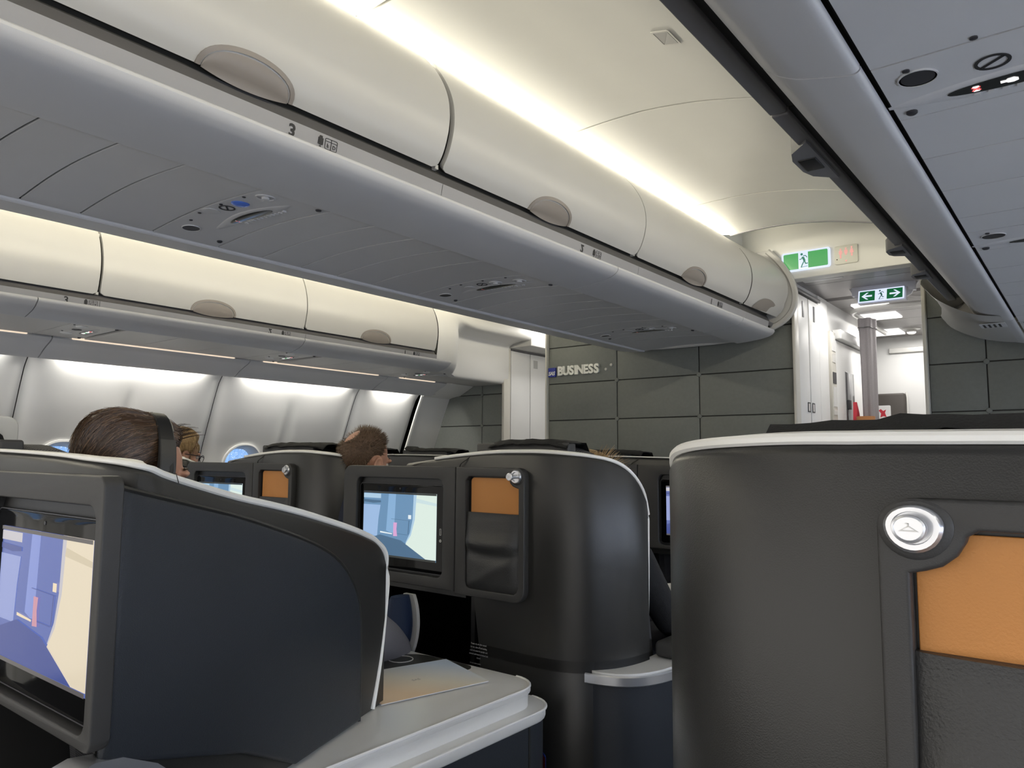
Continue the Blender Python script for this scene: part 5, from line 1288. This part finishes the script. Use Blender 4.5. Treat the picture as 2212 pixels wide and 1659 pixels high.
part('shirt', MB().loft([[(.07+a_*math.cos(2*math.pi*i/24), y_+b_*math.sin(2*math.pi*i/24), z_) for i in range(24)] for z_, y_, a_, b_ in ((.50, .84, .17, .13), (.62, .82, .165, .12), (.76, .79, .19, .125), (.86, .77, .215, .12), (.92, .755, .19, .095), (.96, .75, .10, .075), (1.00, .76, .060, .058), (1.06, .79, .056, .056))]), M_shirt_grey, man, angle=80)
rows = []
for k in range(11):
    f = k/10.; a = [(-.045, .016), (-.030, .040), (.030, .046), (.085, .040), (.125, .022)]
    z = -.055+.175*f; wx = .042*math.sin(math.pi*min(1, .12+.80*f))**.6; dy = .034+.012*math.sin(math.pi*f)
    rows.append([(.150+wx*math.cos(2*math.pi*i/18), 1.565+.012*f+dy*math.sin(2*math.pi*i/18), .645+z) for i in range(18)])
part('shoe', MB().loft(rows), M_shoe, man)
part('shoe_sole', MB().loft([[(.150+.046*q*math.sin(math.pi*min(1, .12+.80*f))**.6, 1.565+.012*f+.034+w, .588+.178*f) for f, q in [(i/12., 1) for i in range(13)]+[(i/12., -1) for i in range(12, -1, -1)]] for w in (0, .012)]), M_sole, man)
hp = thing('headphones', tuple(F1 @ Vector((0, 0, -.05))), 'black over-ear headphones worn by the brown-haired man', 'headphones')
arc = [F1 @ Vector((.112*math.cos(R(a)), .006*math.sin(R(a)), -.012+.156*math.sin(R(a))**.9)) for a in range(0, 181, 9)]
part('headband', MB().sweep(arc, .034, .010, up=tuple(F1.to_3x3() @ Vector((0, 0, 1)))), mat('headphone_black', (.012, .012, .012), .5), hp)
pad_arc = [F1 @ Vector((.108*math.cos(R(a)), .006*math.sin(R(a)), -.012+.151*math.sin(R(a))**.9)) for a in range(46, 135, 8)]
part('band_pad', MB().sweep(pad_arc, .040, .014), M_black, hp)
for s in (1, -1):
    part('yoke', MB().sweep([F1 @ Vector((s*(.116*math.cos(R(a))), .004, -.012+.160*math.sin(R(a))**.9)) for a in (2, 8, 14, 20, 27, 34)], .036, .007, up=tuple(F1.to_3x3() @ Vector((s, 0, .2)))), mat('headphone_grey', (.030, .030, .030), .45), hp)
    Mx = F1.to_3x3()
    part('ear_cup', MB().lathe([(.037, 0), (.041, .006), (.041, .018), (.036, .026), (.022, .030), (.006, .031)], tuple(F1 @ Vector((s*.088, -.004, -.032))), tuple(Mx @ Vector((s, 0, 0))), 28), mat('headphone_black', (.012, .012, .012), .5), hp)
    part('ear_cushion', MB().lathe([(.030, 0), (.042, .002), (.044, .010), (.040, .018), (.030, .018)], tuple(F1 @ Vector((s*.076, -.004, -.032))), tuple(Mx @ Vector((s, 0, 0))), 28), M_black, hp)
# --- man with thinning cropped hair
H2 = Vector((-.36, 1.87, 1.160))
bald, F2 = person('man with cropped thinning hair seen from behind, beyond the middle pod', H2, 7, -2,
    dict(neck=(-.37, 1.825, .995), pelvis=(-.44, 2.14, .58), el_r=(-.20, 2.12, .72), wr_r=(-.32, 2.34, .68), el_l=(-.70, 2.12, .72), wr_l=(-.58, 2.34, .68), kn_r=(-.34, 2.58, .58), an_r=(-.34, 2.66, .14), kn_l=(-.54, 2.58, .58), an_l=(-.54, 2.66, .14)), M_shirt_navy, M_trouser_d)
def keep2(d):
    k = keep_std(d, .52, -.08, -.72)
    bald_ = math.exp(-(((d-Vector((-.15, -.70, .66)).normalized()).length)/.46)**4)
    return min(k, .22-.5*bald_)
hair(bald, F2, lambda d: .0042+.004*sstep(.3, .9, d.z), keep2, lambda d: Vector((d.x*.2, .5, -.6)), [M_grizzle, M_grizzle2], 2600, .016, .003, 8, .0012, .0008, .45, seg=2, radial=.75)
# --- woman with glasses by the window
H3 = Vector((-1.97, 1.99, 1.185))
wom, F3 = person('woman with blond hair and dark glasses by the left windows', H3, 10, -6,
    dict(neck=(-2.0, 1.98, 1.035), pelvis=(-2.0, 2.12, .58), el_r=(-1.78, 2.10, .74), wr_r=(-1.90, 2.34, .70), el_l=(-2.22, 2.10, .74), wr_l=(-2.10, 2.34, .70), kn_r=(-1.90, 2.56, .58), an_r=(-1.90, 2.64, .14), kn_l=(-2.10, 2.56, .58), an_l=(-2.10, 2.64, .14)), M_shirt_grey, M_trouser_d)
def keep3(d): return max(keep_std(d, .52, -.30, -.95), -.6)
hair(wom, F3, lambda d: .014+.010*sstep(-.2, .6, d.z), keep3, lambda d: Vector((.4*d.x, .25, -1)), [M_blond, M_blond2], 1500, .09, .004, 12, .004, .0014, .42)
gl = thing('eyeglasses', tuple(F3 @ Vector((0, .09, 0))), 'thin dark eyeglasses worn by the blond woman', 'eyeglasses')
for s in (1, -1):
    part('rim', MB().sweep([F3 @ Vector((s*.031+.024*math.cos(R(a)), .106-.002*abs(math.cos(R(a))), -.008+.018*math.sin(R(a)))) for a in range(0, 361, 20)], .0016, 0, sides=6), M_ink, gl)
    part('temple_arm', MB().sweep([F3 @ Vector(q) for q in ((s*.056, .104, -.002), (s*.078, .085, .0), (s*.086, .03, .0), (s*.088, -.01, -.002))], .002, .004), M_ink, gl)
part('bridge', MB().sweep([F3 @ Vector(q) for q in ((-.008, .107, -.004), (0, .110, 0), (.008, .107, -.004))], .0014, 0, sides=6), M_ink, gl)
# --- passenger in the middle pod, reading
H4 = Vector((.545, 2.01, 1.066))
rea, F4 = person('blond passenger in black, hidden in the middle pod, holding white paper', H4, 26, -4,
    dict(neck=(.545, 1.965, .925), pelvis=(.56, 2.10, .58), sh_r=(.735, 1.985, .87), el_r=(.775, 2.10, .68), wr_r=(.70, 2.36, .64), hand_r=(.69, 2.44, .64), el_l=(.34, 2.10, .70), wr_l=(.46, 2.36, .70), kn_r=(.66, 2.58, .58), an_r=(.66, 2.68, .14), kn_l=(.46, 2.58, .58), an_l=(.46, 2.68, .14)), M_shirt_black, M_trouser_d)
hair(rea, F4, lambda d: .016, keep3, lambda d: Vector((.5*d.x, -.2, -1)), [M_blond, M_blond2], 900, .07, .010, 21, .004, .0012, .5)
fz = MB(); rnd = random.Random(9)
for k in range(60):
    d = Vector((rnd.uniform(.3, .95), rnd.uniform(-.6, .3), rnd.uniform(.35, .95))).normalized(); p = Vector((0, -.012, .03))+d*.10
    fz.sweep([F4 @ (p+d*L_+Vector((.3, 0, -.2))*L_*L_*9) for L_ in (0, .012, .028, rnd.uniform(.03, .05))], lambda f: .0009*(1-.7*f), 0, sides=3, mi=int(rnd.random() < .5), cap=False)
part('hair_wisps', fz, [M_blond, M_blond2], rea, kind='stuff')
pp = part('paper_sheet', MB().grid([[(.56+.026*k*1.2, 2.40+.10*j/4-.02*math.sin(k*.5), .60+.13*j/4+.008*math.sin(k*.9)) for k in range(9)] for j in range(5)]).grid([[(.56+.026*k*1.2, 2.402+.10*j/4-.02*math.sin(k*.5), .599+.13*j/4+.008*math.sin(k*.9)) for k in range(9)] for j in range(5)], flip=True), M_paper)
tag(pp, 'white paper held by the passenger in black, at the narrow gap', 'paper')
